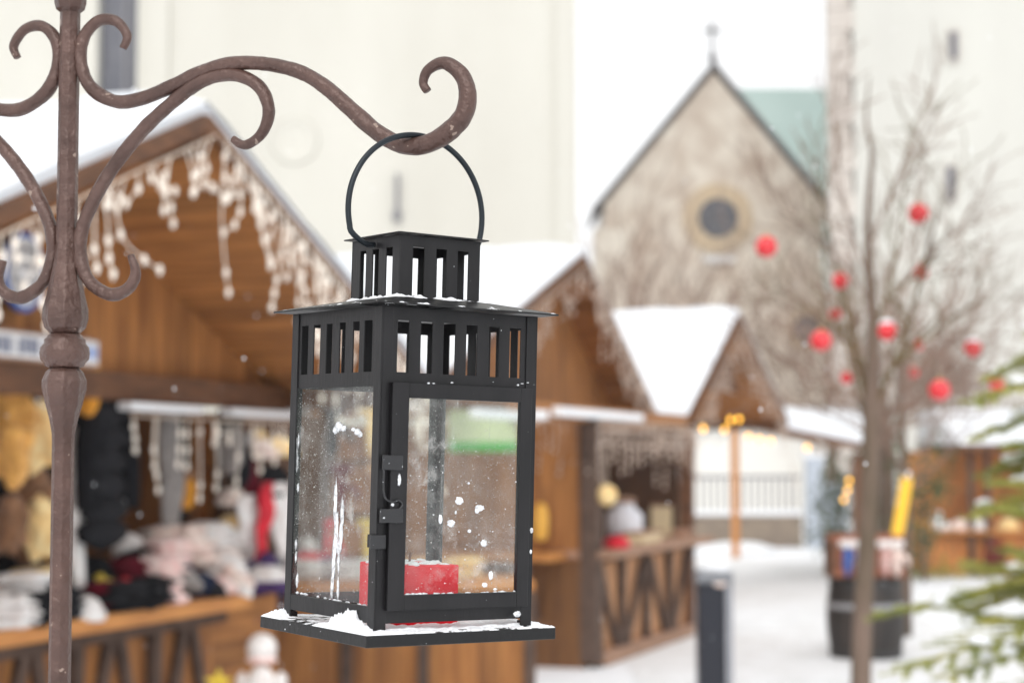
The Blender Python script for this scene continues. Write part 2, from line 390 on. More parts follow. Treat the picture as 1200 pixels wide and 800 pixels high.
# baubles
BA = [((898, 289), .062, 'large red bauble far left of the bare tree, in front of the church wall'),
      ((1076, 250), .062, 'topmost red bauble, high right of the bare tree trunk'),
      ((985, 329), .05, 'red bauble left of the trunk, upper of two close ones'),
      ((979, 368), .038, 'small red bauble left of the trunk, just below a brighter one'),
      ((1079, 319), .046, 'red bauble right of the trunk, directly below the topmost one'),
      ((1040, 388), .056, 'snow-topped red bauble just right of the trunk at mid height'),
      ((962, 399), .06, 'bright red bauble left of the trunk beside the small round window'),
      ((992, 443), .036, 'small orange-red bauble, lowest one left of the trunk'),
      ((1140, 408), .052, 'snow-capped red bauble near the top of the fir tree at right'),
      ((1101, 457), .06, 'bright red bauble, lowest large one right of the trunk'),
      ((1168, 450), .046, 'orange-red bauble rightmost of all, against the fir tree'),
      ((1070, 436), .036, 'faint small red bauble between trunk and lowest large bauble'),
      ((1076, 404), .034, 'faint dark red bauble behind twigs right of the mid-height one')]
for i, ((px, py), r, lab) in enumerate(BA):
    dy = (-.35, .2, .15, .3, .3, -.3, -.4, .2, .1, -.4, .2, .6, .7)[i]; c = P(px, py, YT + dy)
    o = empty('bauble', c); tag(o, lab, 'bauble', 'red baubles hung on the bare tree')
    MB().lathe([(r * math.sin(a), -r * math.cos(a)) for a in [math.pi * (j + .15) / 16.3 for j in range(17)]], 24).build('ball', M['bauble'], o, smooth=True)
    MB().lathe([(r * .2, 0), (r * .2, r * .22), (r * .12, r * .26)], 12, (0, 0, r * .93)).build('cap', M['gold'], o)
    MB().tube([(0, 0, r * 1.15), (0, .0, r * 1.6 + .05)], .0015, 5).build('thread', M['cable'], o)
    if 'snow' in lab: MB().blob((0, 0, r * .86), (r * .7, r * .7, r * .35), .2).build('snow_cap', M['snowfine'], o, smooth=True)

# big bare trees and shrubs before the church
for i, (px, Y, h, lab) in enumerate(((742, 33, 7.4, 'leafless spreading tree just right of the cream tower, before the church'), (800, 36, 7.2, 'leafless bushy tree below the round church window'), 
                                      (1035, 27, 6.2, 'leafless twiggy tree behind the bauble tree, before the pale tower'), (972, 40, 7.0, 'leafless tree standing farthest back, right of the round church window'), (1108, 31, 4.3, 'dense low leafless tree rising above the right stall roof'))):
    random.seed(i + 70)
    o = empty('leafless_tree', (P(px, 500, Y).x, Y, 0)); tag(o, lab, 'tree', 'leafless trees before the church')
    b = MB(); b.tube([(0, 0, 0), (.05, 0, h * .25), (0, .05, h * .42)], [.14, .11, .09], 8); b.build('trunk', M['bark'], o, smooth=True)
    b = MB()
    dn = 3 if h < 5 else 2
    for k in range(7):
        a = k * 2 * math.pi / 7 + random.random(); grow(b, (0, 0, h * (.15 + .27 * random.random())), (math.cos(a) * .6, math.sin(a) * .6, 1), h * .36, .045, dn, nb=4, spread=.5, upw=.22, n=3, rmin=.009)
    b.build('branches', M['twig'], o)

# ------------------------------------------------------------------ market stalls
def icicles(root, name_pts, n, lmin, lmax, seed, curve=.1, bm='bulb'):
    """strands hung from a line; each strand a part"""
    random.seed(seed)
    a, c = Vector(name_pts[0]), Vector(name_pts[1])
    w = MB().tube([a, c], .005, 5); w.build('cable', M['cable'], root)
    for i in range(n):
        p = a.lerp(c, min(.995, (i + random.random() * .9) / n)); L = random.choice((random.uniform(lmin, lmax), random.uniform(lmin, (lmin + lmax) / 2))); b = MB(); pts = []; ph_, am = random.random() * 6, random.uniform(.01, .05); sw = random.choice((0, 0, .12, -.1, .2)) if curve > .06 else 0; am = am if curve > .06 else .008
        k = max(3, int(L / .06)); off = Vector((random.gauss(0, curve), random.gauss(0, curve), 0))
        for j in range(k + 1):
            t = j / k; pts.append(p + off * t * t * L + Vector((0, 0, -L * t)) + (c - a).normalized() * (am * math.sin(t * 5 + ph_) - am * math.sin(ph_) + sw * t * t * t))
        b.tube(pts, .0032, 4)
        for j, q in enumerate(pts[1:]):
            if (j % 2 == 0 and random.random() < .6) or j >= len(pts) - 3:
                b.tube([q + Vector((0, 0, .018)), q, q - Vector((0, 0, .022))], [.007, .0138, .005], 6)
        b.build('strand', M[bm], root, smooth=True)

class Stall:
    def __init__(s, label, O, ang, za, sn, zn, sf, zf, depth, front, name='market_stall'):
        s.o = empty(name, (O[0], O[1], 0), (0, 0, ang)); tag(s.o, label, 'market stall', 'wooden market stalls along the aisle')
        s.M = Matrix.Translation(s.o.location) @ Matrix.Rotation(ang, 4, 'Z'); s.Mi = s.M.inverted()
        s.za, s.sn, s.zn, s.sf, s.zf, s.depth, s.front = za, sn, zn, sf, zf, depth, front
        T_ = .045
        r = MB()
        for (se, ze) in ((sn, zn), (sf, zf)):
            r.prism([(0, 0, za), (se, 0, ze), (se, 0, ze + T_), (0, 0, za + T_)], (0, depth, 0))
        roof = r.build('roof', M['wood_slope'], s.o)
        q = MB(); H = .1
        for (se, ze) in ((sn, zn), (sf, zf)):
            nn = 14
            def fn(u, v, se=se, ze=ze):
                x, y = se * u * 1.01, -.02 + (depth + .04) * v
                return (x, y, za + (ze - za) * u + T_ + .006 + H * (1 + .45 * noise.noise(Vector((x * 1.7, y * 1.7, za))) + .2 * noise.noise(Vector((x * 5, y * 5, za)))) * min(1, 6 * min(v, 1 - v) + .45) * (1 if u < .95 else .6))
            q.grid(fn, nn, nn)
            q.prism([(0, 0.0, za + T_ + .002), (se, 0.0, ze + T_ + .002), (se, 0.0, ze + T_ + .05), (0, 0.0, za + T_ + .05)], (0, depth, 0))
        q.build('roof_snow', M['roofsnow'], roof, smooth=False)
        for (se, ze) in ((sn, zn), (sf, zf)):
            MB().prism([(0, -.03, za - .03), (se, -.03, ze - .03), (se, -.03, ze + .04), (0, -.03, za + .04)], (0, .028, 0)).build('barge_board', M['beam'], s.o)
        # rafters under the overhang
        for t in (.97,):
            for (se, ze) in ((sn, zn), (sf, zf)):
                x = se * t; z = za + (ze - za) * t - .06; MB().box((x, front / 2, z), (.035, front / 2 - .01, .045)).build('rafter', M['beam'], s.o)
        MB().box((0, depth / 2, za - .07), (.05, depth / 2 - .02, .06)).build('ridge_beam', M['beam'], s.o)
    def gable(s, zb, m='wood_v', inset=.12):
        f = s.front; k = lambda x: s.za + (s.zf - s.za) * x / s.sf if x > 0 else s.za + (s.zn - s.za) * x / s.sn
        a, c = s.sn + inset, s.sf - inset
        MB().prism([(a, f, zb), (c, f, zb), (c, f, k(c) - .004), (0, f, s.za - .004), (a, f, k(a) - .004)], (0, .03, 0)).build('gable_wall', M[m], s.o)
    def loc(s, px, py, d):
        p0 = s.M @ Vector((0, d, 0)); n = (s.M.to_3x3() @ Vector((0, 1, 0)))
        return s.Mi @ hit(px, py, p0, n)
    def world(s, v): return s.M @ Vector(v)

# ---- stall 1 (large, left)
ang1 = math.atan2(.948, .319)
S1 = Stall('large market stall at far left with hats and scarves heaped on its counter', (-1.28, 7.5), ang1, 3.0, -2.6, 1.97, 2.6, 1.97, 3.4, .9)
S1.gable(2.02)
f = .9
MB().box((0, f - .02, 1.955), (2.5, .06, .065)).build('tie_beam', M['beam'], S1.o)
for x, y_ in ((-2.45, f + .02), (-.6, 1.4), (S1.loc(244, 500, 1.4).x, 1.4)):
    MB().box((x, y_, .945), (.08, .06, .94)).build('post', M['wood_h'], S1.o)
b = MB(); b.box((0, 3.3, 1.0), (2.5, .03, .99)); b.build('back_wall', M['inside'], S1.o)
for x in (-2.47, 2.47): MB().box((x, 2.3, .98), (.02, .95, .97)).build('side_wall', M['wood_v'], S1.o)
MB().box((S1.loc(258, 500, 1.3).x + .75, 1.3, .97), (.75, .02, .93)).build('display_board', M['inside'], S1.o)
# white strips below the tie beam, in the snow material
for (pa, pb) in ((142, 226), (262, 336)):
    a, c = S1.loc(pa, 452, f - .1), S1.loc(pb, 452, f - .1); zm = (a.z + c.z) / 2
    MB().box(((a.x + c.x) / 2, f - .12, 1.862), ((c.x - a.x) / 2, .04, .018)).build('white_strip', M['snowfine'], S1.o, bevel=.008)
# counter
ctop = S1.loc(150, 716, f - .15).z
c0 = -2.4; c1 = S1.loc(290, 700, f - .15).x
ct = MB().box(((c0 + c1) / 2, f + .12, ctop - .035), ((c1 - c0) / 2, .3, .035)).build('counter_top', M['top'], S1.o, bevel=.01)
fr = MB().box(((c0 + c1) / 2, f + .03, (ctop - .07) / 2), ((c1 - c0) / 2 - .08, .02, (ctop - .08) / 2)).build('counter_front', M['wood_v'], S1.o)
b = MB(); x = c0 + .1; k = 0
while x < c1 - .3:
    b.bar((x, f - .02, .04), (x, f - .02, ctop - .09), .07, .05, (0, 1, 0)); 
    b.bar((x + .08, f - .015, .06), (x + .3, f - .015, ctop - .12), .06, .04, (0, 1, 0)); b.bar((x + .62, f - .012, .06), (x + .38, f - .012, ctop - .12), .06, .04, (0, 1, 0)); x += .7
b.bar((c0, f - .02, ctop - .11), (c1 - .05, f - .02, ctop - .11), .06, .08, (0, 1, 0)); b.build('braces', M['greybeam'], fr)
# side box right of the counter
MB().box((c1 + .25, f + .3, .44), (.45, .28, .43)).build('end_panel', M['wood_h'], S1.o)
# inner panel seen in the opening
a, c = S1.loc(146, 500, 2.2), S1.loc(212, 500, 2.2)
MB().box(((a.x + c.x) / 2, 2.2, 1.3), (abs(c.x - a.x) / 2, .02, .6)).build('inner_door', M['wood_v'], S1.o)
a, c = S1.loc(262, 620, 1.35), S1.loc(345, 620, 1.35)
MB().box(((a.x + c.x) / 2 - .05, 1.35, 1.05), (abs(c.x - a.x) / 2 + .25, .12, .02)).build('shelf', M['inside'], S1.o)

il = empty('icicle_lights', S1.world((0, .0, 2.9)), (0, 0, ang1)); tag(il, 'white icicle light strands hanging from the large left gable', 'string lights', 'icicle light sets on the stalls')
off = Vector((0, 0, 2.9))
icicles(il, ((-2.55, -.06, 1.95) - off if False else Vector((-2.55, -.06, 1.95)) - off, Vector((0, -.06, 2.95)) - off), 34, .1, .55, 1)
icicles(il, (Vector((.05, -.06, 2.95)) - off, Vector((2.5, -.06, 1.97)) - off), 56, .1, .6, 2)
il2 = empty('icicle_lights', S1.world((1.5, .78, 1.88)), (0, 0, ang1)); tag(il2, 'short icicle lights in the open front of the large left stall', 'string lights', 'icicle light sets on the stalls')
a = S1.loc(145, 460, .82); c = S1.loc(340, 460, .82)
icicles(il2, (Vector((a.x - 1.5, 0, -.06)), Vector((c.x - 1.5, 0, -.06))), 15, .1, .42, 3, .03)

# signs on stall 1
WH = mat('white_board', (.8, .8, .8), .5); BL = mat('blue_paint', (.05, .13, .42), .5); GR = mat('grey_ink', (.2, .22, .3), .6)
def sign_on(st, px0, px1, py0, py1, d, label, frame, fm):
    a = st.loc(px0, (py0 + py1) / 2, d); c = st.loc(px1, (py0 + py1) / 2, d)
    mid = st.loc((px0 + px1) / 2, (py0 + py1) / 2, d); zt = st.loc((px0 + px1) / 2, py0, d).z; zb = st.loc((px0 + px1) / 2, py1, d).z
    o = empty('sign', st.world(mid), (0, 0, st.o.rotation_euler.z)); tag(o, label, 'sign')
    return o, (c.x - a.x) / 2, (zt - zb) / 2
o, hw, hh = sign_on(S1, -60, 121, 387, 424, f - .12, 'long white sign with small dark lettering on the beam of the left stall', 0, 0)
MB().box((0, .01, 0), (hw, .015, hh)).build('board', M['rim'], o, bevel=.01)
MB().box((0, -.008, 0), (hw - .02, .004, hh - .015)).build('face', WH, o)
b = MB(); random.seed(4); x = -hw + .06
while x < hw - .25:
    wq = random.choice((.02, .03, .035, .026)); b.box((x + wq / 2, -.014, random.uniform(-.004, .004)), (wq / 2, .002, random.choice((.026, .034)))); x += wq + random.choice((.012, .012, .014, .05))
tag(b.build('lettering', GR, o), kind='stuff')
MB().box((hw - .1, -.014, 0), (.07, .002, hh - .04)).build('blue_patch', mat('pale_blue', (.35, .45, .72), .5), o)
o, hw, hh = sign_on(S1, 4, 50, 272, 366, f - .06, 'blue oval sign hanging on the gable wall of the left stall', 0, 0)
MB().lathe([(1, -.012), (1, .012)], 36, (0, 0, 0), Matrix(((hw, 0, 0), (0, 0, 1), (0, hh, 0)))).build('board', BL, o)
MB().lathe([(.86, .0), (.86, .004), (.8, .004), (.8, 0)], 36, (0, -.014, 0), Matrix(((hw, 0, 0), (0, 0, 1), (0, hh, 0)))).build('ring', WH, o)
b = MB()
for q in range(3): b.box((0, -.017, hh * (.35 - .35 * q)), (hw * (.5, .6, .4)[q], .002, hh * .07))
b.blob((0, -.016, -hh * .05), (hw * .3, .004, hh * .16), .4); b.build('emblem', WH, o)

# ------------------------------------------------------------------ goods
def hat(c, r, m, pm, label, group, rz=0, tilt=0, cuff=None):
    o = empty('knitted_hat', c, (tilt, tilt * .5, rz)); tag(o, label, 'hat', group)
    MB().lathe([(r * .96, .0)] + [(r * math.cos(a) ** .8, r * 1.05 * math.sin(a)) for a in [math.pi / 2 * j / 8 for j in range(8)]] + [(r * .05, r * 1.06)], 20).build('crown', m, o, smooth=True)
    MB().lathe([(r * .98, -.01), (r * 1.08, 0), (r * 1.1, r * .18), (r * 1.06, r * .36), (r * .97, r * .38)], 20).build('cuff', cuff or m, o, smooth=True)
    if pm: MB().blob((0, 0, r * 1.2), r * .38, .3, 8, 3).build('pompom', pm, o, smooth=True)
    return o
def scarf_pile(c, s, m, label, group, rz=0, seed=0):
    b = MB()
    for k in range(3): b.blob((random.gauss(0, s[0] * .12), random.gauss(0, .01), s[2] * (.35 + k * .6)), (s[0] * random.uniform(.85, 1.05), s[1], s[2] * .45), .35, 4, 3, seed + k)
    o = b.build('folded_scarf', m, smooth=True); o.location = c; o.rotation_euler = (0, 0, rz); tag(o, label, 'scarf', group); return o
def hanging_scarf(c, w, L, m, label, group, rz=0, lean=0, name='hanging_scarf', cat='scarf'):
    o = empty(name, c, (0, 0, rz)); tag(o, label, cat, group)
    b = MB(); b.grid(lambda u, v: ((u - .5) * w * (1 + .25 * math.sin(v * 5)) + lean * v, .02 * math.sin(u * 9 + v * 4) + .01 * math.sin(v * 11), -L * v), 10, 18)
    b.build('cloth', m, o, smooth=True, solid=.012)
    b = MB()
    for k in range(9): b.tube([((k / 8 - .5) * w * .76 + lean, 0, -L + .005), ((k / 8 - .5) * w * .8 + lean, .004, -L - .05)], .004, 4)
    b.build('fringe', m, o); return o
def mitten(c, s, m, cm, label, group, rz=0, ry=0):
    o = empty('mitten', c, (0, ry, rz)); tag(o, label, 'mitten', group)
    b = MB(); b.tube(smooth_path([(0, 0, 0), (0, 0, -s * .4), (0, 0, -s * .8), (0, 0, -s * 1.1)], 3), interp([s * .28, s * .36, s * .34, s * .12], 3), 12, flat=.45)
    b.tube(smooth_path([(s * .2, 0, -s * .25), (s * .42, 0, -s * .45), (s * .48, 0, -s * .7)], 3), interp([s * .14, s * .14, s * .07], 3), 8, flat=.7)
    b.build('hand', m, o, smooth=True)
    MB().lathe([(s * .24, 0), (s * .32, .02), (s * .32, s * .26), (s * .26, s * .28)], 14).build('cuff', cm, o, smooth=True); return o
def pelt(c, w, L, m, label, group, seed=0):
    b = MB(); b.blob((0, 0, -L * .5), (w * .5, .05, L * .5), .45, 3, 4, seed); b.blob((w * .05, -.02, -L * .15), (w * .3, .05, L * .18), .4, 4, 3, seed + 1)
    o = b.build('fur_pelt', m, smooth=True); o.location = c; tag(o, label, 'fur', group); return o
GH, GC = 'goods hanging in the left stall', 'knitwear heaped on the left counter'
def w1(px, py, d): return S1.world(S1.loc(px, py, d))
# hanging
pelt(w1(50, 470, .88), .2, .3, K['cream'], 'pale cream fur hanging beside the iron pole, upper one', GH, 1)
pelt(w1(47, 585, .92), .18, .26, K['cream'], 'pale cream fur hanging beside the iron pole, lower one', GH, 5)
pelt(w1(14, 500, .86), .18, .24, K['tan'], 'orange-tan fur hanging at the left edge', GH, 2)
pelt(w1(36, 540, 1.0), .22, .42, K['brown'], 'brown fur hanging behind the pale cream furs', GH, 3)
pelt(w1(12, 580, .95), .16, .25, K['brown'], 'dark brown fur low at the left edge', GH, 4)
pelt(w1(12, 440, .95), .2, .3, K['tan'], 'tan fur at the left edge under the sign', GH, 8)
hanging_scarf(w1(92, 500, .95), .12, .75, K['white'], 'off-white scarf hanging just right of the iron pole', GH, ang1)
mitten(w1(103, 440, .88), .17, K['orange'], K['orange'], 'bright orange mitten hanging high just right of the iron pole', GH, ang1)
mitten(w1(78, 446, .9), .16, K['orange'], K['tan'], 'orange mitten hanging behind the iron pole', GH, ang1)
b = MB().bar(S1.loc(-80, 438, .9), S1.loc(102, 438, .9), .05, .05); o = b.build('hanging_rail', mat('orange_pole', (.75, .34, .04), .5), S1.o)
for q_ in (20, 75): hanging_scarf(w1(q_, 460, 1.25), .32, 1.0, K['black'], 'long black cloth added as dark backing behind the furs, %s' % ('by the left edge' if q_ == 20 else 'beside the iron pole'), GH, ang1)  # black cloths added to fill the gaps behind the furs with dark
# black jacket
jk = empty('jacket', w1(122, 470, .9), (0, 0, ang1)); tag(jk, 'black quilted jacket hanging in the left stall', 'jacket', GH)
b = MB()
for k in range(6): b.blob((.0 + .01 * math.sin(k * 2), 0, -.06 - k * .11), (.15 + .008 * k, .07, .075), .2, 4, 3, k)
b.build('body', K['char'], jk, smooth=True)
for sx in (-1, 1):
    b = MB(); b.tube(smooth_path([(sx * .1, 0, -.02), (sx * .18, -.02, -.2), (sx * .2, -.03, -.5)], 4), interp([.05, .055, .04], 4), 10); b.build('sleeve', K['black'], jk, smooth=True)
MB().blob((0, 0, .03), (.1, .06, .06), .2).build('hood', K['black'], jk, smooth=True)
hanging_scarf(w1(202, 478, 1.1), .14, .85, K['grey'], 'long grey-brown scarf hanging against the inner wall', GH, ang1)
hanging_scarf(w1(213, 480, 1.25), .1, .6, K['char'], 'dark scarf hanging beside the stall post', GH, ang1)
mitten(w1(218, 560, 1.1), .15, K['orange'], K['brown'], 'rust orange mitten hanging near the stall post', GH, ang1)
# second bay
mitten(w1(270, 498, 1.0), .24, K['grey'], K['char'], 'grey mitten hanging beyond the post, leftmost', GH, ang1)
mitten(w1(281, 520, 1.02), .22, K['char'], K['grey'], 'charcoal mitten hanging beyond the post, second', GH, ang1)
hat(w1(304, 535, 1.15), .1, K['blush'], K['cream'], 'beige hat on the upper shelf beyond the post', GH)
hat(w1(328, 533, 1.15), .1, K['cream'], None, 'cream hat on the upper shelf next to the lantern', GH)
hanging_scarf(w1(296, 536, 1.1), .1, .42, K['wine'], 'wine-coloured scarf hanging beyond the post', GH, ang1)
hanging_scarf(w1(322, 545, 1.06), .24, .18, K['black'], 'black short scarf under the upper shelf', GH, ang1)
hanging_scarf(w1(317, 565, .98), .1, .4, K['red'], 'bright red scarf hanging aslant beyond the post', GH, ang1, lean=-.14)
hanging_scarf(w1(292, 580, 1.05), .16, .32, K['white'], 'white scarf hanging left of the bright red one', GH, ang1)
hanging_scarf(w1(330, 565, 1.05), .2, .42, K['white'], 'white scarf hanging right of the bright red one', GH, ang1)
hat(w1(272, 590, 1.15), .085, K['blush'], None, 'small pale hat on a shelf right of the post, upper', GH)
hat(w1(272, 622, 1.15), .09, K['cream'], None, 'small pale hat on a shelf right of the post, lower', GH)
hat(w1(313, 690, .85), .13, K['white'], K['purple'], 'white hat with purple cuff beyond the counter end', GH, cuff=K['purple'])
hanging_scarf(w1(300, 655, .95), .14, .35, K['purple'], 'purple scarf at the counter end', GH, ang1)
hanging_scarf(w1(326, 655, .95), .1, .35, K['navy'], 'navy scarf next to the lantern at the counter end', GH, ang1)
# heap on the counter
def onc(px, d, dz=0):
    v = S1.loc(px, 700, d); return S1.world((v.x, d, ctop + dz))
HP = [(8, .8, 'white', 'scarf', .17, 0), (30, .9, 'white', 'scarf', .16, .07), (5, 1.0, 'char', 'scarf', .15, .0), (18, .78, 'char', 'scarf', .1, .0), (45, 1.05, 'cream', 'scarf', .16, .08),
      (98, .78, 'white', 'hat', .09, 0), (92, 1.0, 'black', 'hat', .11, .05), (108, 1.1, 'char', 'hat', .11, .12), (118, .85, 'wine', 'scarf', .14, 0), (124, .95, 'yellow', 'hat', .075, .06),
      (140, .8, 'char', 'scarf', .17, 0), (148, 1.0, 'wine', 'scarf', .15, .08), (150, .86, 'red', 'hat', .06, .05), (156, 1.15, 'char', 'hat', .11, .13), (150, 1.2, 'white', 'hat', .08, .24),
      (178, .85, 'char', 'scarf', .17, 0), (182, .95, 'pink', 'scarf', .16, .08), (172, 1.1, 'tan', 'hat', .08, .12), (196, 1.05, 'pink', 'scarf', .17, .16), (206, 1.1, 'blush', 'scarf', .2, .22),
      (212, .9, 'grey', 'hat', .1, .05), (232, .88, 'navy', 'hat', .105, .02), (226, 1.1, 'blush', 'scarf', .21, .14), (240, 1.15, 'white', 'scarf', .2, .22), (198, .8, 'pink', 'scarf', .1, 0),
      (262, 1.0, 'white', 'hat', .12, .08), (258, .85, 'pink', 'hat', .09, 0), (276, .9, 'blush', 'hat', .1, 0), (272, 1.15, 'white', 'scarf', .16, .18), (284, .75, 'white', 'hat', .05, 0),
      (222, .98, 'blush', 'hat', .08, .24), (246, .82, 'char', 'hat', .085, 0), (254, 1.1, 'blush', 'scarf', .18, .08), (190, 1.25, 'white', 'scarf', .17, .2), (60, .9, 'black', 'scarf', .17, .02),
      (75, 1.1, 'char', 'hat', .12, .08), (165, .78, 'black', 'scarf', .12, 0), (62, 1.15, 'tan', 'hat', .11, .14), (28, .82, 'black', 'scarf', .15, .0), (20, 1.15, 'black', 'hat', .12, .16), (68, .8, 'char', 'scarf', .14, 0), (40, .76, 'black', 'hat', .06, .0)]
cn = dict(char='charcoal', cream='cream', white='white', black='black', wine='wine red', yellow='pale yellow', red='bright red', tan='tan', pink='pink', blush='blush pink', grey='grey', navy='navy')
order = sorted(range(len(HP)), key=lambda i: HP[i][0])
seen = {}
for i in order:
    px, d, kk, typ, r, dz = HP[i]; random.seed(i + 300)
    seen.setdefault((kk, typ), []).append(i)
ordn = ['leftmost', 'second from the left', 'third from the left', 'fourth from the left', 'fifth from the left', 'sixth from the left', 'seventh from the left']
for i in order:
    px, d, kk, typ, r, dz = HP[i]; random.seed(i + 300); fam = seen[(kk, typ)]
    where = '' if len(fam) == 1 else ', ' + ordn[fam.index(i)]
    lab = '%s %s on the left counter%s' % (cn[kk], 'folded scarf' if typ == 'scarf' else 'knitted hat', where)
    if typ == 'hat': hat(onc(px, d, dz), r, K[kk], K[kk] if i % 3 == 0 else None, lab, GC, random.random() * 6, random.uniform(-.6, .6))
    else: scarf_pile(onc(px, d, dz), (r, r * .65, .07), K[kk], lab, GC, ang1 + random.uniform(-.4, .4), i)

# snow-white figure and yellow thing by the counter foot
sn = empty('snowman_figure', P(306, 842, 8.6), (0, 0, 0)); tag(sn, 'small white snowman figure with pink scarf below the left counter end', 'decoration')
b = MB().blob((0, 0, .11), (.078, .078, .14), .06, 2, 3); b.blob((0, 0, .325), .07, .03, 2, 3); b.blob((-.09, 0, .17), (.03, .03, .05), .1); b.blob((.09, 0, .17), (.03, .03, .05), .1); b.build('body', K['white'], sn, smooth=True)
MB().lathe([(.06, 0), (.075, .015), (.06, .03)], 16, (0, 0, .26)).build('scarf', K['pink'], sn, smooth=True)
sn.location.z = P(306, 842, 8.6).z
st_ = empty('plinth', (sn.location.x, sn.location.y, 0)); tag(st_, 'low brown wooden box under the snowman figure', 'box')
MB().box((0, 0, sn.location.z / 2 - .01), (.2, .15, sn.location.z / 2 - .01)).build('crate', M['wood_h'], st_); MB().box((0, 0, sn.location.z - .008), (.22, .17, .006)).build('lid', M['greybeam'], st_)
yw = empty('yellow_star', P(256, 800, 8.5)); tag(yw, 'yellow star decoration below the left counter', 'decoration')
pts = []
for k in range(10):
    r = .07 if k % 2 == 0 else .03; pts.append((r * math.sin(k * math.pi / 5), 0, r * math.cos(k * math.pi / 5)))
MB().prism(pts, (0, .02, 0)).build('star', K['yellow'], yw); MB().tube([(0, .03, -.02), (0, .03, -yw.location.z)], .008, 6).build('stick', M['beam'], yw)

# ---- stall between (counter seen under and through the lantern)
mc = empty('wooden_counter', (P(462, 800, 10.6).x, 10.9, 0), (0, 0, R(4))); tag(mc, 'plank market counter with upright battens directly behind the lantern', 'counter')
hw = .76
MB().box((0, .25, .87), (hw + .05, .3, .03)).build('counter_top', M['top'], mc, bevel=.01)
MB().box((0, 0, .42), (hw, .02, .42)).build('front_panel', M['wood_v'], mc)
for x in (-hw - .02, -.3, .15, hw + .02): MB().box((x, -.03, .42), (.035, .03, .42)).build('batten', M['greybeam'], mc)
for x in (-hw + .02, hw - .02): MB().box((x, .28, .41), (.02, .26, .41)).build('side_panel', M['wood_h'], mc)
GM = 'goods on the counter behind the lantern'
def onm(x, y, z=.905): return mc.matrix_basis @ Vector((x, y, z))
mc_l = [(-.55, .1, 'white', 'white folded scarf seen through the left lantern pane'), (-.4, .3, 'purple', 'purple folded scarf seen through the left lantern pane'), (-.28, .1, 'white', 'white folded scarf behind the red candle'),
        (.1, .2, 'tan', 'tan folded scarf seen through the lantern door'), (.38, .25, 'cream', 'cream folded scarf seen through the lantern door')]
for i, (x, y, kk, lab) in enumerate(mc_l): scarf_pile(onm(x, y), (.16, .1, .06), K[kk], lab, GM, .2 * i, i + 40)
hat(onm(-.55, .38), .15, K['red'], K['white'], 'bright red hat seen through the left lantern pane', GM)
hat(onm(.22, .3), .08, K['orange'], None, 'small orange hat seen through the lantern door', GM)
# display rack standing behind
rk = empty('display_rack', (P(395, 600, 11.6).x, 11.9, 0)); tag(rk, 'wooden display rack with caps and mittens behind the left lantern pane', 'rack')
for x in (-.4, .4): MB().box((x, 0, 1.0), (.03, .03, 1.0)).build('post', M['beam'], rk)
for z in (1.25, 1.6, 1.95): MB().box((0, 0, z), (.369, .05, .018)).build('rail', M['inside'], rk)
for i, (x, z, kk, lab) in enumerate(((-.28, 1.95, 'grey', 'grey mitten top left on the rack behind the lantern'), (-.05, 1.95, 'char', 'charcoal mitten top middle on the rack behind the lantern'), (.2, 1.95, 'cream', 'cream mitten top right on the rack behind the lantern'),
                                (-.25, 1.58, 'blush', 'blush mitten middle left on the rack behind the lantern'), (.0, 1.58, 'wine', 'wine mitten in the middle of the rack behind the lantern'), (.25, 1.58, 'tan', 'tan mitten middle right on the rack behind the lantern'),
                                (-.1, 1.23, 'red', 'red mitten low on the rack behind the lantern'), (.18, 1.23, 'yellow', 'yellow mitten low on the rack behind the lantern'))):
    mitten(rk.location + Vector((x, -.07, z - .06)), .24, K[kk], K[kk], lab, 'mittens on the rack')

# ---- stall 2
A2 = P(682, 305, 15.0); E2 = P(765, 488, 17.0)
t2 = Vector((E2.x - A2.x, E2.y - A2.y, 0)); sf2 = t2.length; ang2 = math.atan2(t2.y, t2.x)
S2 = Stall('middle market stall, half hidden by the lantern, with open counter beside the aisle', (A2.x, A2.y), ang2, A2.z, -3.1, 2.1, sf2, E2.z, 3.6, .35)
S2.gable(2.05, inset=.05)
cor = S2.Mi @ Vector((P(702, 780, 14.4).x, 14.4, 0)); far2 = S2.Mi @ Vector((P(815, 741, 17.2).x, 17.2, 0))
fy = cor.y; cx0, cx1 = cor.x, min(far2.x, sf2 + .3)
MB().box(((cx0 + cx1) / 2 - .8, fy + .1, 1.98), ((cx1 - cx0) / 2 + .85, .05, .06)).build('tie_beam', M['wood_h'], S2.o)
MB().box((cx0, fy + .06, 1.0), (.075, .07, .96)).build('post', M['greybeam'], S2.o)
MB().box((cx1, fy + .06, 1.0), (.06, .06, .96)).build('post', M['beam'], S2.o)
MB().box((cx0 - .02, fy + 1.3, .98), (.02, 1.15, .93)).build('side_wall', M['wood_v'], S2.o)
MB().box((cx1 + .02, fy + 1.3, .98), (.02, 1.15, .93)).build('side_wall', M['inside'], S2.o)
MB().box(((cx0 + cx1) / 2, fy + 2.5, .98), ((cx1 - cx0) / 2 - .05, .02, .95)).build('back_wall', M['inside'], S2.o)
c2 = .88
fr = MB().box(((cx0 + cx1) / 2, fy + .08, (c2 - .06) / 2 + .02), ((cx1 - cx0) / 2 - .08, .015, (c2 - .08) / 2 - .03)).build('counter_front', mat('tan_planks', (.62, .33, .16), .7, var=(.5, .25, .12), vscale=3, plank=(0, .2, .4)), S2.o)
b = MB(); nbay = 4; wb = (cx1 - cx0) / nbay
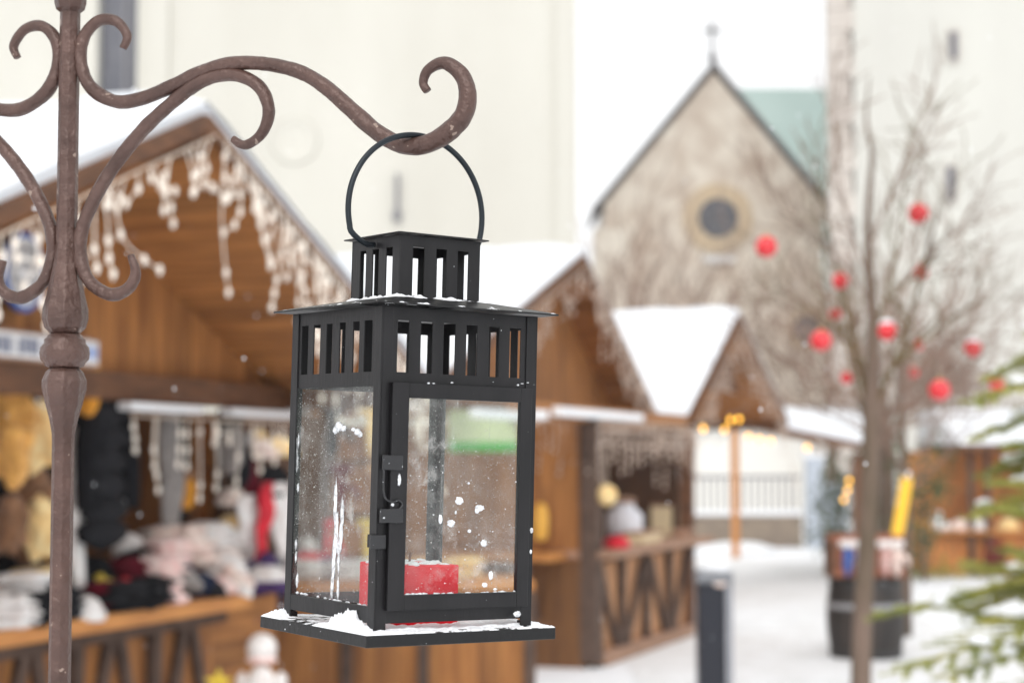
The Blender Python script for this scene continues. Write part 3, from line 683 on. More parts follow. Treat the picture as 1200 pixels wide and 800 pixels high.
for k in range(nbay):
    x = cx0 + k * wb
    if k: b.bar((x, fy + .03, .06), (x, fy + .03, c2 - .07), .09, .05, (0, 1, 0))
    b.bar((x + .14, fy + .035, .1), (x + wb - .12, fy + .035, c2 - .12), .07, .04, (0, 1, 0)) if k % 2 else b.bar((x + wb - .12, fy + .035, .1), (x + .14, fy + .035, c2 - .12), .07, .04, (0, 1, 0))
b.build('braces', M['greybeam'], fr)
MB().box(((cx0 + cx1) / 2, fy + .02, .06), ((cx1 - cx0) / 2 - .09, .05, .05)).build('sill_beam', M['rim'], S2.o)
MB().box(((cx0 + cx1) / 2 + .1, fy + .12, c2), ((cx1 - cx0) / 2 + .15, .26, .03)).build('counter_top', M['rim'], S2.o, bevel=.008)
# side face low panel and its shelf
MB().box((cx0 - .05, fy + 1.3, .42), (.02, 1.2, .42)).build('side_panel', M['wood_v'], S2.o)
MB().box((cx0 - .22, fy + .75, c2 - .01), (.15, .5, .03)).build('side_shelf', M['top'], S2.o)
b = MB().bar((cx0 - .08, fy + .5, c2 - .5), (cx0 - .34, fy + .5, c2 - .06), .06, .06); b.build('shelf_bracket', M['greybeam'], S2.o)
for (pa, pb) in ((628, 640), (655, 752), (560, 620)):  # matching white strips at the base of the gable
    d_ = -.02; a, c = S2.loc(pa, 486, fy - .02), S2.loc(pb, 486, fy - .02); 
    MB().box(((a.x + c.x) / 2, fy - .0, (a.z + c.z) / 2), (abs(c.x - a.x) / 2, .04, .032)).build('white_strip', M['snowfine'], S2.o, bevel=.01)
# horizontal eave beam with snow toward the aisle
i3 = empty('icicle_lights', S2.world((0, 0, 2.5)), (0, 0, ang2)); tag(i3, 'icicle lights hanging from the gable of the middle stall right of the lantern', 'string lights', 'icicle light sets on the stalls')
icicles(i3, (Vector((.05, -.06, A2.z - 2.55)), Vector((sf2, -.06, E2.z - 2.5))), 46, .15, .55, 5, .1, 'bulb2')
icicles(i3, (Vector((-1.6, -.06, A2.z - 2.5 - 1.6 * (A2.z - 2.1) / 3.1)), Vector((0, -.06, A2.z - 2.55))), 14, .12, .45, 6, .1, 'bulb2')
i4 = empty('icicle_lights', S2.world((cx0, fy, 1.9)), (0, 0, ang2)); tag(i4, 'dense icicle lights over the open counter of the middle stall', 'string lights', 'icicle light sets on the stalls')
icicles(i4, (Vector((-.1, -.03, .03)), Vector((cx1 - cx0, -.03, .03))), 46, .15, .55, 7, .05, 'bulb2')
icicles(i4, (Vector((-.05, -.02, .03)), Vector((-.05, 1.6, .03))), 24, .15, .45, 8, .05, 'bulb2')
# green banded board added to show through the lantern door
gs = empty('sign', P(566, 506, 13.0)); tag(gs, 'pale board with a green lower band seen through the lantern door glass', 'sign')
MB().box((0, 0, .04), (.245, .012, .115)).build('board', mat('pale_lime', (.62, .72, .42), .5), gs); MB().box((0, -.004, -.105), (.247, .014, .035)).build('band', mat('green_band', (.05, .42, .05), .5), gs)
b = MB()
for x in (-.2, .2): b.tube([(x, .0, .15), (x, 0, .5)], .005, 5)
b.build('cord', M['cable'], gs)
# goods of stall 2
G2 = 'wares on the middle stall counter'
CER = mat('white_ceramic', (.75, .75, .8), .3); CARD = mat('cream_card', (.75, .62, .4), .7); BLU = mat('blue_grey', (.3, .36, .48), .5); GRN = mat('bottle_green', (.03, .08, .06), .2)
def on2(px, d, dz=0):
    v = S2.loc(px, 640, fy + d); return S2.world((v.x, fy + d, c2 + .032 + dz))
def jar(c, r, h, m, lm, label, name='jar'):
    o = empty(name, c); tag(o, label, name, G2)
    MB().lathe([(r * .9, 0), (r, h * .1), (r, h * .7), (r * .6, h * .85), (r * .55, h)], 20).build('body', m, o, smooth=True); MB().lathe([(r * .62, 0), (r * .62, h * .1), (r * .2, h * .16)], 16, (0, 0, h)).build('lid', lm, o)
def carton(c, hx, hy, hz, m, label):
    o = empty('box', c, (0, 0, ang2)); tag(o, label, 'box', G2); MB().box((0, 0, hz - .01), (hx, hy, hz - .01)).build('carton', m, o, bevel=.006); MB().box((0, 0, 2 * hz - .012), (hx + .004, hy + .004, .012)).build('lid', M['rim'], o)
carton(on2(752, .1), .3, .1, .05, CARD, 'long cream box at the front of the middle stall counter')
carton(on2(780, .3), .16, .1, .15, CARD, 'tall cream box right of the middle stall wares')
jar(on2(732, .3), .16, .34, CER, M['rim'], 'large white ceramic pot on the middle stall counter')
jar(on2(768, .5), .13, .42, CER, GRN, 'white jar with dark lid on the middle stall counter')
jar(on2(758, .7), .12, .55, GRN, GRN, 'tall dark green bottle at the back of the middle counter', 'bottle')
jar(on2(776, .55), .12, .48, BLU, GRN, 'blue-grey jar on the middle stall counter')
jar(on2(722, .0), .11, .1, K['red'], K['wine'], 'low red tin near the corner post of the middle stall', 'tin')
carton(on2(800, .05), .12, .07, .04, M['rim'], 'small brown box near the far end of the middle counter')
hb = empty('hanging_ornament', S2.world(S2.loc(711, 580, fy - .06))); tag(hb, 'cream ball ornament hanging on the corner post of the middle stall', 'ornament')
MB().blob((0, 0, 0), .085, .02, 2, 3).build('ball', K['cream'], hb, smooth=True); MB().tube([(0, 0, .08), (0, 0, .35)], .004, 5).build('cord', M['cable'], hb)
yb = S2.world(S2.loc(778, 553, fy + .5)); ys = empty('sign', yb, (0, 0, ang2 - R(40))); tag(ys, 'small golden sign hanging inside the middle stall', 'sign')
MB().box((0, 0, 0), (.16, .01, .1)).build('board', mat('golden_board', (.6, .36, .06), .5), ys); MB().tube([(0, 0, .1), (0, 0, .3)], .004, 5).build('cord', M['cable'], ys)
yl = empty('yellow_lamp', P(634, 610, 14.2)); tag(yl, 'amber lantern shade on the side wall just right of the black lantern', 'lamp')
MB().lathe([(.02, .14), (.05, .1), (.06, 0), (.05, -.13), (.02, -.15)], 16).build('shade', mat('amber', (.8, .42, .06), .4), yl, smooth=True); MB().tube([(0, 0, .14), (0, 0, .28)], .006, 6).build('hook', M['beam'], yl)

# ---- stall 3
N3, A3, E3 = P(805, 492, 20.4), P(865, 372, 21.3), P(912, 492, 22.3)
t3 = Vector((E3.x - N3.x, E3.y - N3.y, 0)); L3 = t3.length; ang3 = math.atan2(t3.y, t3.x)
S3 = Stall('small farthest market stall of the left row, right of the middle stall', (A3.x, A3.y), ang3, A3.z, -L3 / 2 - .1, N3.z, L3 / 2 + .1, N3.z, 3.6, 1.9)
S3.gable(1.95, inset=.05)
MB().prism([(-.62, .3, A3.z - .85), (.62, .3, A3.z - .85), (0, .3, A3.z - .03)], (0, .03, 0)).build('gable_infill', M['beam'], S3.o)
MB().box((0, 1.9, 1.9), (L3 / 2 - .2, .06, .045)).build('tie_beam', M['beam'], S3.o)
for x in (-L3 / 2 + .1,): MB().box((x, 1.95, .92), (.06, .06, .92)).build('post', M['beam'], S3.o)
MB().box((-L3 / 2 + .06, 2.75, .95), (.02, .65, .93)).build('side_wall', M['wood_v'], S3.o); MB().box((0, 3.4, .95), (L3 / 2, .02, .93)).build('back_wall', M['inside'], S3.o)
MB().box((0, 1.9, .45), (L3 / 2 - .18, .03, .45)).build('counter_front', M['wood_v'], S3.o); MB().box((0, 2.0, .93), (L3 / 2 - .17, .2, .025)).build('counter_top', M['top'], S3.o)
i5 = empty('icicle_lights', S3.world((0, 0, 2.5)), (0, 0, S3.o.rotation_euler.z)); tag(i5, 'icicle lights covering the brown gable of the third stall', 'string lights', 'icicle light sets on the stalls')
icicles(i5, (Vector((-L3 / 2, -.06, N3.z - 2.55)), Vector((0, -.06, A3.z - 2.6))), 26, .15, .6, 9, .1, 'bulb2'); icicles(i5, (Vector((0, -.06, A3.z - 2.6)), Vector((L3 / 2, -.06, N3.z - 2.55))), 26, .15, .6, 10, .1, 'bulb2')

# ---- canopy with snow right of stall 3 and the warm light string
ca = empty('snowy_canopy', (P(965, 600, 24).x, 24, 0)); tag(ca, 'low open canopy with snow on its flat roof between third stall and bare tree', 'canopy')
def C(px, py, Y): return rel(ca, P(px, py, Y))
rf = MB(); a, c2_ = C(868, 500, 22.8), C(1012, 528, 22.8); a2, c3 = C(915, 492, 27), C(1020, 494, 27)
rf.prism([a, c2_, c3, a2], (0, 0, .09)); rfo = rf.build('roof', M['beam'], ca)
sb = MB(); up = Vector((0, 0, .095)); sb.prism([a.lerp(c2_, .35) + up, c2_ + up, c3 + up, a2 + up], (0, 0, .1)); sb.build('roof_snow', M['roofsnow'], rfo)
for (px, Y, zt) in ((1004, 23, None),):
    q = C(px, 528, Y); MB().box((q.x, q.y, q.z / 2), (.05, .05, q.z / 2 - .02)).build('post', M['beam'], ca)
q0 = P(862, 640, 31); MB().box(rel(ca, (q0.x, 31, P(862, 500, 31).z / 2)), (.06, .06, P(862, 500, 31).z / 2)).build('post', M['top'], ca)
WL = [(824, 502, 19.8), (849, 503, 20.6), (856, 492, 20.8), (866, 491, 21), (877, 511, 21.6), (890, 514, 22), (903, 516, 22.2), (946, 524, 22.7), (995, 563, 22.6), (993, 574, 22.6), (989, 585, 22.6)]
ws = empty('light_string', P(877, 505, 21.5)); tag(ws, 'string of glowing amber bulbs along the eave of the third stall and canopy', 'string lights')
pp = [rel(ws, P(*q)) + Vector((0, 0, .07)) for q in WL]
MB().tube(smooth_path(pp[:8] + [rel(ws, P(992, 540, 22.6))] + pp[8:], 3), .008, 5).build('cable', M['beam'], ws)
for q in WL: MB().blob(rel(ws, P(*q)), (.023, .023, .03), 0, 1, 2).build('bulb', M['warm'], ws, smooth=True)

# ---- fence on a low stone wall, gate pillar
wf = empty('stone_fence', (P(880, 640, 35).x, 35, 0)); tag(wf, 'dark railing on a low stone wall with snow, at the end of the aisle', 'fence')
x0, x1_ = rel(wf, P(805, 600, 35)).x, rel(wf, P(938, 600, 35)).x
MB().box(((x0 + x1_) / 2, 0, .3), ((x1_ - x0) / 2, .2, .3)).build('wall', mat('brown_rubble', (.3, .24, .18), .9, var=(.2, .16, .13), vscale=4), wf)
MB().box(((x0 + x1_) / 2, 0, .65), ((x1_ - x0) / 2 + .03, .24, .05)).build('wall_snow', M['snow'], wf, bevel=.03)
b = MB(); x = x0
while x < x1_: b.box((x, 0, 1.03), (.016, .016, .33)); x += .13
b.build('bars', SLATE, wf); MB().box(((x0 + x1_) / 2, -.02, 1.33), ((x1_ - x0) / 2, .035, .03)).build('top_rail', SLATE, wf)
gp = empty('gate_pillar', (P(953, 640, 35).x, 34.8, 0)); tag(gp, 'blue-grey gate pillar right of the railing', 'pillar')
BG = mat('blue_grey_plaster', (.5, .55, .62), .8)
MB().box((0, 0, .85), (.16, .16, .85)).build('shaft', BG, gp); MB().box((0, 0, 1.73), (.22, .22, .04)).build('cap', M['snow'], gp)
MB().box((.42, 0, .6), (.22, .05, .6)).build('gate_leaf', BG, gp)
fw = empty('far_house', (P(900, 600, 50).x, 52, 0)); tag(fw, 'pale low house wall behind the railing at the end of the aisle', 'house')
zt = P(900, 500, 50).z
MB().box((-1, 0, zt / 2), (6, 1.5, zt / 2)).build('wall', mat('pale_house', (.85, .84, .8), .9), fw); MB().prism([(-7.3, -1.8, zt), (-7.3, 1.8, zt), (-7.3, 0, zt + .35)], (12.6, 0, 0)).build('roof', M['snow'], fw)

sd = MB().blob((P(862, 640, 33).x, 33, .02), (.75, .8, .16), .2, 3, 3).build('snow_mound', M['snow'], smooth=True); tag(sd, kind='stuff')

# ---- bollard
bo = empty('bollard', (P(836, 700, 11.8).x, 11.8, 0)); tag(bo, 'dark blue bollard with snow on its cap, between the middle stall and the bare tree', 'bollard')
k = 11.8 / F_PX; zt = P(836, 664, 11.8).z
MB().box((-.02, 0, zt / 2 - .05), (15.5 * k, .09, zt / 2 - .05)).build('body', mat('navy_panel', (.01, .012, .022), .4), bo, bevel=.01)
MB().box((15.5 * k + .005, 0, zt / 2 - .05), (5.5 * k * .8, .1, zt / 2 - .05)).build('side_rail', mat('grey_rail', (.3, .31, .34), .5), bo, bevel=.006)
MB().box((0, 0, zt - .06), (21 * k, .12, .035)).build('cap', mat('grey_cap', (.22, .23, .25), .5), bo, bevel=.01)
b = MB().blob((0, 0, zt - .01), (20 * k, .11, .035), .3, 4, 3); b.build('snow_cap', M['snow'], bo, smooth=True)
b = MB().blob((.03, -.1, zt - .09), (.05, .02, .03), .3); b.build('sticker', K['blush'], bo)

# ---- barrel with crate of pots
YB = 15.2
ba = empty('barrel', (P(1014, 700, YB).x, YB, 0)); tag(ba, 'wide black wooden barrel with grey hoops behind the bare tree trunk', 'barrel'); k = YB / F_PX
rB = 45 * k; hB = P(1014, 676, YB).z
MB().lathe([(rB * (.88 + .12 * math.sin(math.pi * j / 10)), hB * j / 10) for j in range(11)], 28).build('staves', mat('black_stave', (.012, .011, .011), .6, var=(.04, .03, .025), vscale=3, stretch=(4, 4, .5)), ba, smooth=True)
for z in (.08, .66, .93):
    r = rB * (.88 + .12 * math.sin(math.pi * z)) + .004; MB().lathe([(r, hB * z - .022), (r + .006, hB * z - .02), (r + .006, hB * z + .02), (r, hB * z + .022)], 28).build('hoop', mat('hoop', (.3, .3, .31) if z == .66 else (.03, .03, .03), .5), ba)
cr = empty('crate', (ba.location.x, YB, hB + .002)); tag(cr, 'reddish brown wooden crate standing on the black barrel', 'crate')
hC = P(1014, 628, YB).z - hB
for sy in (-1, 1):
    for j in range(3): MB().box((0, sy * .2, .06 + j * hC * .36), (.28, .012, hC * .14)).build('slat', mat('red_wood', (.34, .12, .06), .7, var=(.25, .09, .05), vscale=5), cr)
for sx in (-1, 1): MB().box((sx * .292, 0, hC * .45), (.011, .21, hC * .45)).build('end_board', M['beam'], cr)
MB().box((0, 0, .012), (.27, .18, .01)).build('bottom', M['beam'], cr)
pk = mat('candy_pink', (.7, .35, .32), .5, var=(.8, .65, .6), vscale=14)
for i, (x, y, m_, lab) in enumerate(((-.19, -.25, BL, 'small blue lantern hung on the crate front, left'), (-.1, -.25, pk, 'pink and white stocking hung on the crate, left of the trunk'), (.12, -.25, pk, 'pink and white stocking hung on the crate, right of the trunk'), (.21, -.25, K['blush'], 'pale stocking hung at the right end of the crate'))):
    mitten(cr.location + Vector((x, y + .01, hC * (.75))), .21, m_, K['white'], lab if i else 'small blue stocking hung on the crate, leftmost', 'stockings hung on the crate', 0, R(180) if 0 else 0)
# yellow board leaning, thin trunk
yp = empty('yellow_board', P(1048, 645, 15.6)); tag(yp, 'yellow narrow board leaning upright behind the crate', 'board')
e = rel(yp, P(1063, 560, 15.9)); MB().bar((0, 0, -.0), e, .03, .1, (1, 0, 0)).build('board', mat('yellow_paint', (.9, .5, .01), .5), yp, bevel=.004); MB().bar(e * .985, e * 1.06, .1, .025, (1, 0, 0)).build('snowy_tip', M['snowfine'], yp)
MB().bar((0, 0, 0), (-.02, -.05, -yp.location.z), .05, .03).build('stake', M['beam'], yp)
ls = empty('slim_tree', (P(1061, 700, 17).x, 17, 0)); tag(ls, 'slim grey young tree with bare twigs right of the barrel', 'tree')
MB().tube([(0, 0, 0), (.02, 0, 1.2), (-.03, .02, 2.6)], [.06, .045, .025], 8).build('trunk', M['bark'], ls, smooth=True)
random.seed(91); b = MB()
for j in range(12): grow(b, (0, 0, 1.2 + j * .12), (random.gauss(0, 1), random.gauss(0, 1), .8), .9, .014, 2, nb=4, n=4, rmin=.004)
b.build('twigs', M['twig'], ls)

# ---- stall at right
rs = empty('market_stall', (P(1180, 660, 26).x, 27, 0), (0, 0, 0)); tag(rs, 'brown market stall with snowy flat roof at far right behind the fir', 'market stall', 'wooden market stalls along the aisle')
def RS(px, py, Y=26): return rel(rs, P(px, py, Y))
za, zb_ = RS(1160, 476).z, RS(1160, 521).z; xa = RS(1119, 500).x
q = MB().box((xa + 2.5, 0, zb_ - .04), (2.5, 1.35, .04)).build('roof', M['beam'], rs)
b = MB(); b.prism([(xa - .02, -1.36, zb_ + .004), (xa - .02, .2, za), (xa - .02, 1.3, za), (xa - .02, 1.3, zb_ + .004)], (4.7, 0, 0)); b.build('roof_snow', M['roofsnow'], q)
OW = mat('orange_planks', (.75, .29, .08), .7, var=(.55, .2, .055), vscale=2, plank=(0, .18, .4))
xw = RS(1080, 600).x
MB().box((xw + 2.4, .1, zb_ / 2 - .04), (2.35, .03, zb_ / 2 - .045)).build('back_wall', OW, rs)
MB().box((xw + 2.4, -.9, .3), (2.4, .03, .29)).build('counter_front', OW, rs); MB().box((xw + 2.4, -.85, .62), (2.42, .25, .02)).build('counter_top', M['top'], rs)
for px in (1138, 1158): q = RS(px, 600).x; MB().box((q, -1.0, .95), (.035, .035, .93)).build('post', M['greybeam'], rs)
G5 = 'wares on the right stall counter'
for i, (px, m_, r, lab) in enumerate(((1085, 'orange', .16, 'rust orange hat on the right stall counter, leftmost'), (1102, 'white', .17, 'white hat on the right stall counter'), (1128, 'blush', .14, 'pale pink hat on the right stall counter'), (1150, 'white', .14, 'white hat on the right stall counter behind the fir tip'), (1185, 'cream', .16, 'cream hat on the right stall counter at the frame edge'))):
    v = RS(px, 620); hat(rs.location + Vector((v.x, -.85, .65)), r, K[m_], K[m_] if i % 2 else None, lab, G5)
hd = empty('red_bag', rs.location + Vector((RS(1160, 650).x, -1.3, .02))); tag(hd, 'dark red bag hanging before the right stall between grey posts', 'bag')
MB().blob((0, 0, .26), (.17, .08, .2), .12, 3, 3).build('pouch', K['wine'], hd, smooth=True); MB().tube(smooth_path([(-.08, 0, .42), (0, 0, .56), (.08, 0, .42)], 4), .01, 6).build('handle', K['wine'], hd)
# garland of fir at its foot, shrubs
def foliage(b, c, r, n, s, seed):
    random.seed(seed)
    for k in range(n):
        v = Vector((random.gauss(0, .5) * r[0], random.gauss(0, .5) * r[1], random.gauss(0, .5) * r[2])) + Vector(c)
        d = Vector((random.gauss(0, 1), random.gauss(0, 1), random.gauss(0, 1))).normalized() * s; e = d.cross(Vector((random.random(), random.random(), 1))).normalized() * s * .3
        b.face([v - d, v + e, v + d, v - e])
gl = MB(); x0 = RS(1062, 660).x
for k in range(14): foliage(gl, (k * .28, 0, .1), (.3, .15, .16), 60, .06, k)
gl = gl.build('fir_garland', M['fir']); gl.location = rs.location + Vector((x0, -1.6, 0)); tag(gl, 'low fir garland along the foot of the right stall', 'garland')
for i, (px, Y, h, r, lab) in enumerate(((1082, 25, 1.9, .55, 'dark green shrub left of the right stall'), (1045, 28, 2.4, .5, 'dark green shrub behind the leaning yellow board'), (985, 27, 1.7, .45, 'dull green shrub under the canopy left of the bare tree trunk'))):
    o = empty('evergreen_shrub', (P(px, 600, Y).x, Y, 0)); tag(o, lab, 'shrub', 'evergreen shrubs behind the barrel')
    MB().tube([(0, 0, 0), (0, 0, h * .8)], [.04, .015], 6).build('stem', M['bark'], o)
    b = MB()
    for k in range(12): foliage(b, (random.uniform(-r, r) * .6, random.uniform(-r, r) * .5, h * (.15 + .8 * k / 12)), (r * .8 * (1 - .5 * k / 12), r * .7, .3), 90, .06, k + i * 40)
    b.build('foliage', M['fir2'], o)

# ---- fir tree at the right edge
YF = 6.4
ft = empty('fir_tree', (P(1275, 600, YF).x, YF, 0)); tag(ft, 'young green fir tree dusted with snow at the right edge', 'tree')
MB().tube([(0, 0, 0), (.01, 0, 1.2), (0, 0, 2.25)], [.05, .035, .008], 8).build('trunk', M['bark'], ft, smooth=True)
random.seed(5)
def fir_branch(b, sb, p, d, L, wt):
    d = d.normalized(); pts = [p + d * L * t + Vector((0, 0, -.18 * L * t * t + .1 * L * t ** 3)) for t in [j / 8 for j in range(9)]]
    b.tube(pts, [.009 * (1 - .8 * j / 8) for j in range(9)], 4, cap=False)
    def needles(q0, q1, n, s):
        ax = (q1 - q0).normalized()
        for k in range(n):
            q = q0.lerp(q1, random.random()); a = Vector((random.gauss(0, 1), random.gauss(0, 1), random.gauss(0, 1))); a = (a - a.dot(ax) * ax).normalized()
            v = (a * .8 + ax * .7).normalized() * s; e = v.cross(ax).normalized() * .0026
            b.face([q - e, q + e, q + v])
    side = d.cross(Vector((0, 0, 1))).normalized()
    for j in range(1, 9):
        needles(pts[j - 1], pts[j], 46, .03)
        for sg in (-1, 1):
            l2 = L * .42 * (1 - j / 10) + .03; e = pts[j] + (d * .75 + side * sg * .8 + Vector((0, 0, random.uniform(-.25, .1)))).normalized() * l2
            b.tube([pts[j], e], [.004, .002], 3, cap=False); needles(pts[j], e, int(330 * l2) + 12, .028)
            if random.random() < .08: sb.blob(pts[j].lerp(e, .55) + Vector((0, 0, .012)), (.022 + l2 * .2, .022 + l2 * .1, .018), .5, 4, 1, j)
    if random.random() < .7: sb.blob(pts[5] + Vector((0, 0, .016)), (.05, .03, .018), .5, 4, 1, 3)
sb = MB(); z = .35; k = 0
br = []
while z < 2.15:
    L = .46 * (1 - (z - .35) / 2.2) + .08
    for j in range(7):
        a = k * .6 + j * 2 * math.pi / 7 + random.uniform(-.2, .2); br.append(((0, 0, z + random.uniform(-.05, .05)), (math.cos(a), math.sin(a), random.uniform(.05, .3)), L * random.uniform(.8, 1.15)))
    z += .17; k += 1
tb = MB()
for p_, d_, L_ in br: fir_branch(tb, sb, Vector(p_), Vector(d_), L_, 0)
# longer low boughs reaching into view
for (px, py, dy) in ((1065, 760, -.3), (1040, 700, .3), (1110, 690, .1), (1135, 700, .4), (1150, 590, -.1), (1120, 775, -.2), (1150, 500, .1), (1165, 430, .1), (1150, 455, -.2), (1160, 545, .2)):
    tgt = rel(ft, P(px, py, YF + dy)); p0 = Vector((0, 0, tgt.z + .1)); dd = tgt - p0; fir_branch(tb, sb, p0, dd, dd.length, 0)
tb.build('boughs', M['fir'], ft); tag(sb.build('snow_tufts', M['snowfine'], ft, smooth=True), kind='stuff')

# ------------------------------------------------------------------ the wrought iron stand
HOOK = Vector((-.0672, 1.303, 0)); POLE = Vector((-.3435, 1.40, 0))
u_ = (HOOK - POLE).normalized(); nn_ = Vector((-u_.y, u_.x, 0))
st = empty('hook_stand', POLE, (0, 0, math.atan2(u_.y, u_.x))); tag(st, 'brown wrought iron stand with scrolled arms holding the black lantern', 'stand')
def U(px, py):
    q = hit(px, py, POLE, nn_); return Vector(((q - POLE).dot(u_), 0, q.z))
def pz(py): return U(75, py).z
kp = 1.40 / F_PX
iron = M['iron']
ph = R(22.5) + R(8)
prof = [(.0, .0)]
MB().lathe([(13.2 * kp, .03), (13.2 * kp, pz(520)), (13.6 * kp, pz(508)), (17 * kp, pz(490)), (22 * kp, pz(472)), (26 * kp, pz(455)), (26 * kp, pz(446)), (22 * kp, pz(436)), (17 * kp, pz(431))], 8, ph=ph).build('lower_shaft', iron, st, bevel=.0008)
MB().lathe([(17 * kp, pz(431)), (22 * kp, pz(429)), (24 * kp, pz(425)), (28 * kp, pz(421)), (29 * kp, pz(414)), (28 * kp, pz(407)), (24 * kp, pz(402)), (24 * kp, pz(398)), (21 * kp, pz(396)), (20 * kp, pz(393)), (17 * kp, pz(391))], 24).build('collar', iron, st, smooth=True)
MB().lathe([(17 * kp, pz(391)), (24 * kp, pz(384)), (27 * kp, pz(374)), (26.5 * kp, pz(362)), (22.5 * kp, pz(346)), (18 * kp, pz(325)), (14.2 * kp, pz(305)), (12.6 * kp, pz(288)), (12.2 * kp, pz(12)), (12.2 * kp, pz(10))], 8, ph=ph).build('upper_shaft', iron, st, bevel=.0008)
MB().lathe([(12 * kp, pz(16)), (17 * kp, pz(12)), (19 * kp, pz(4)), (19 * kp, pz(-3)), (15 * kp, pz(-12)), (12 * kp, pz(-15)), (14 * kp, pz(-22)), (22 * kp, pz(-38)), (22 * kp, pz(-52)), (12 * kp, pz(-68)), (2 * kp, pz(-80))], 8, ph=ph).build('finial', iron, st, bevel=.0008)
MB().lathe([(.16, 0), (.16, .012), (.05, .025), (.02, .06)], 24).build('foot_plate', iron, st)
UP = [(144, 57, 5), (149, 42, 6), (136, 25, 7), (115, 25, 7.5), (98, 45, 8), (95, 75, 8.5), (107, 103, 9), (135, 119, 9), (165, 116, 9), (200, 102, 9), (235, 85, 9), (270, 75, 9), (310, 75, 9), (350, 84, 9), (380, 101, 9.5), (411, 128, 10), (442, 155, 10.5), (470, 169.5, 11), (496, 170, 11.5), (521, 158, 12), (542, 137, 12), (548, 112, 11.5), (541, 88, 10), (521, 74, 8), (502, 82, 6.5), (496, 97, 5.5), (501, 107, 5)]
LO = [(273, 163, 4.5), (288, 170, 6), (307, 156, 7), (315, 130, 8), (305, 103, 8.5), (281, 89, 8.5), (255, 89, 8.5), (230, 99, 9), (200, 122, 9), (165, 155, 9), (130, 200, 9), (105, 245, 9), (94, 280, 9), (96, 310, 9), (107, 332, 8.5), (130, 345, 8.5), (150, 338, 8), (159, 320, 7), (153, 299, 4.5)]
def arm(pts, mirror, name):
    P3 = [U(a, b_) for a, b_, r in pts]; rr = [r * 1.36 / F_PX * .93 for a, b_, r in pts]
    if mirror: P3 = [Vector((-q.x, 0, q.z)) for q in P3]
    pp_ = smooth_path(P3, 12); rw = [r * (1 + .07 * noise.noise(q * 90) + .04 * noise.noise(q * 260)) for r, q in zip(interp(rr, 12), pp_)]
    MB().tube(pp_, rw, 14).build(name, iron, st, smooth=True)
for mr in (False, True): arm(UP, mr, 'arm'); arm(LO, mr, 'scroll')
for py, pxa in ((67, 88), (289, 86)):
    q = U(pxa, py)
    for sg in (1, -1): MB().blob((sg * q.x, 0, q.z), (.0045, .0042, .0048), .02, 1, 2).build('rivet', iron, st, smooth=True)

# ------------------------------------------------------------------ the lantern
LO_ = Vector((-.0754, 1.3053, 1.6 - .1203))
RM = Matrix.Rotation(.0056, 4, 'X') @ Matrix.Rotation(.0231, 4, 'Y') @ Matrix.Rotation(.6096, 4, 'Z')
ln = empty('lantern', LO_, RM.to_euler()); tag(ln, 'black metal lantern with glass panes and slotted top hanging from the iron hook', 'lantern')
LM = Matrix.Translation(LO_) @ RM; LI = LM.inverted()
def face(px, py, which, off):       # point on a face plane in lantern coordinates
    n = Vector((0, 1, 0)) if which == 'R' else Vector((1, 0, 0)); p0 = LM @ (n * off)
    return LI @ hit(px, py, p0, RM.to_3x3() @ n)
S = .0631; HX, HY = .0640, .0631
blk = M['black']
ZB, ZT = .0140, .2255
MB().box((0, 0, .00415), (.0765, .0753, .00415)).build('base_plate', M['blacktop'], ln, bevel=.0006)
W = .0092
for sx in (-1, 1):
    for sy in (-1, 1):
        b = MB(); x, y = sx * (HX - W / 2), sy * (HY - W / 2)
        # angle profile: two thin legs
        b.box((sx * (HX - .0006), y, (ZB + ZT) / 2 - .0025), (.0006, W / 2, (ZT - ZB) / 2 + .0025))
        b.box((x - sx * .0006, sy * (HY - .0006), (ZB + ZT) / 2 - .0025), (W / 2 - .0006, .0006, (ZT - ZB) / 2 + .0025))
        b.build('corner_post', blk, ln, bevel=.0003)
        MB().box((sx * (HX - .004), sy * (HY - .004), .0103), (.0032, .0032, .0020)).build('foot', blk, ln)
def slotted(name, n, u0, u1, z0, z1, slots, za, zb, place, parent, th=.0011):
    us = [u0]; 
    for a, c in slots: us += [a, c]
    us.append(u1); zs = [z0, za, zb, z1]; b = MB(); V = {}
    for i, u in enumerate(us):
        for j, z in enumerate(zs): V[i, j] = b.bm.verts.new(place(u, z))
    for i in range(len(us) - 1):
        for j in range(3):
            if j == 1 and i % 2 == 1: continue
            b.bm.faces.new([V[i, j], V[i + 1, j], V[i + 1, j + 1], V[i, j + 1]])
    return b.build(name, blk, parent, solid=th, bevel=.0003)
# measure slots from their sight lines on the two visible faces
sR = [(face(a, 410, 'R', -HY).x, face(c, 410, 'R', -HY).x) for a, c in ((466.7, 480), (494, 507.5), (520.7, 534.3), (547.3, 560), (574, 585.7), (598.3, 611))]
zsT, zsB = face(473, 375, 'R', -HY).z, face(473, 436, 'R', -HY).z
sL = [(face(a, 410, 'L', -HX).y, face(c, 410, 'L', -HX).y) for a, c in ((434.3, 425), (419, 411.7), (402.7, 396), (387.3, 380.7), (373.3, 365.7), (359.3, 351.7))]
inset = .0013; zp0 = zsB - .0098
slotted('vent_panel', 6, -HX + .0014, HX - .0014, zp0, ZT, sR, zsB, zsT, lambda u, z: (u, -HY + inset + .0002, z), ln)
slotted('vent_panel', 6, -HX + .0014, HX - .0014, zp0, ZT, sR, zsB, zsT, lambda u, z: (-u, HY - inset - .0002, z), ln)
slotted('vent_panel', 6, -HY + .0014, HY - .0014, zp0, ZT, sL, zsB, zsT, lambda u, z: (-HX + inset + .0002, u, z), ln)
slotted('vent_panel', 6, -HY + .0014, HY - .0014, zp0, ZT, sL, zsB, zsT, lambda u, z: (HX - inset - .0002, -u, z), ln)
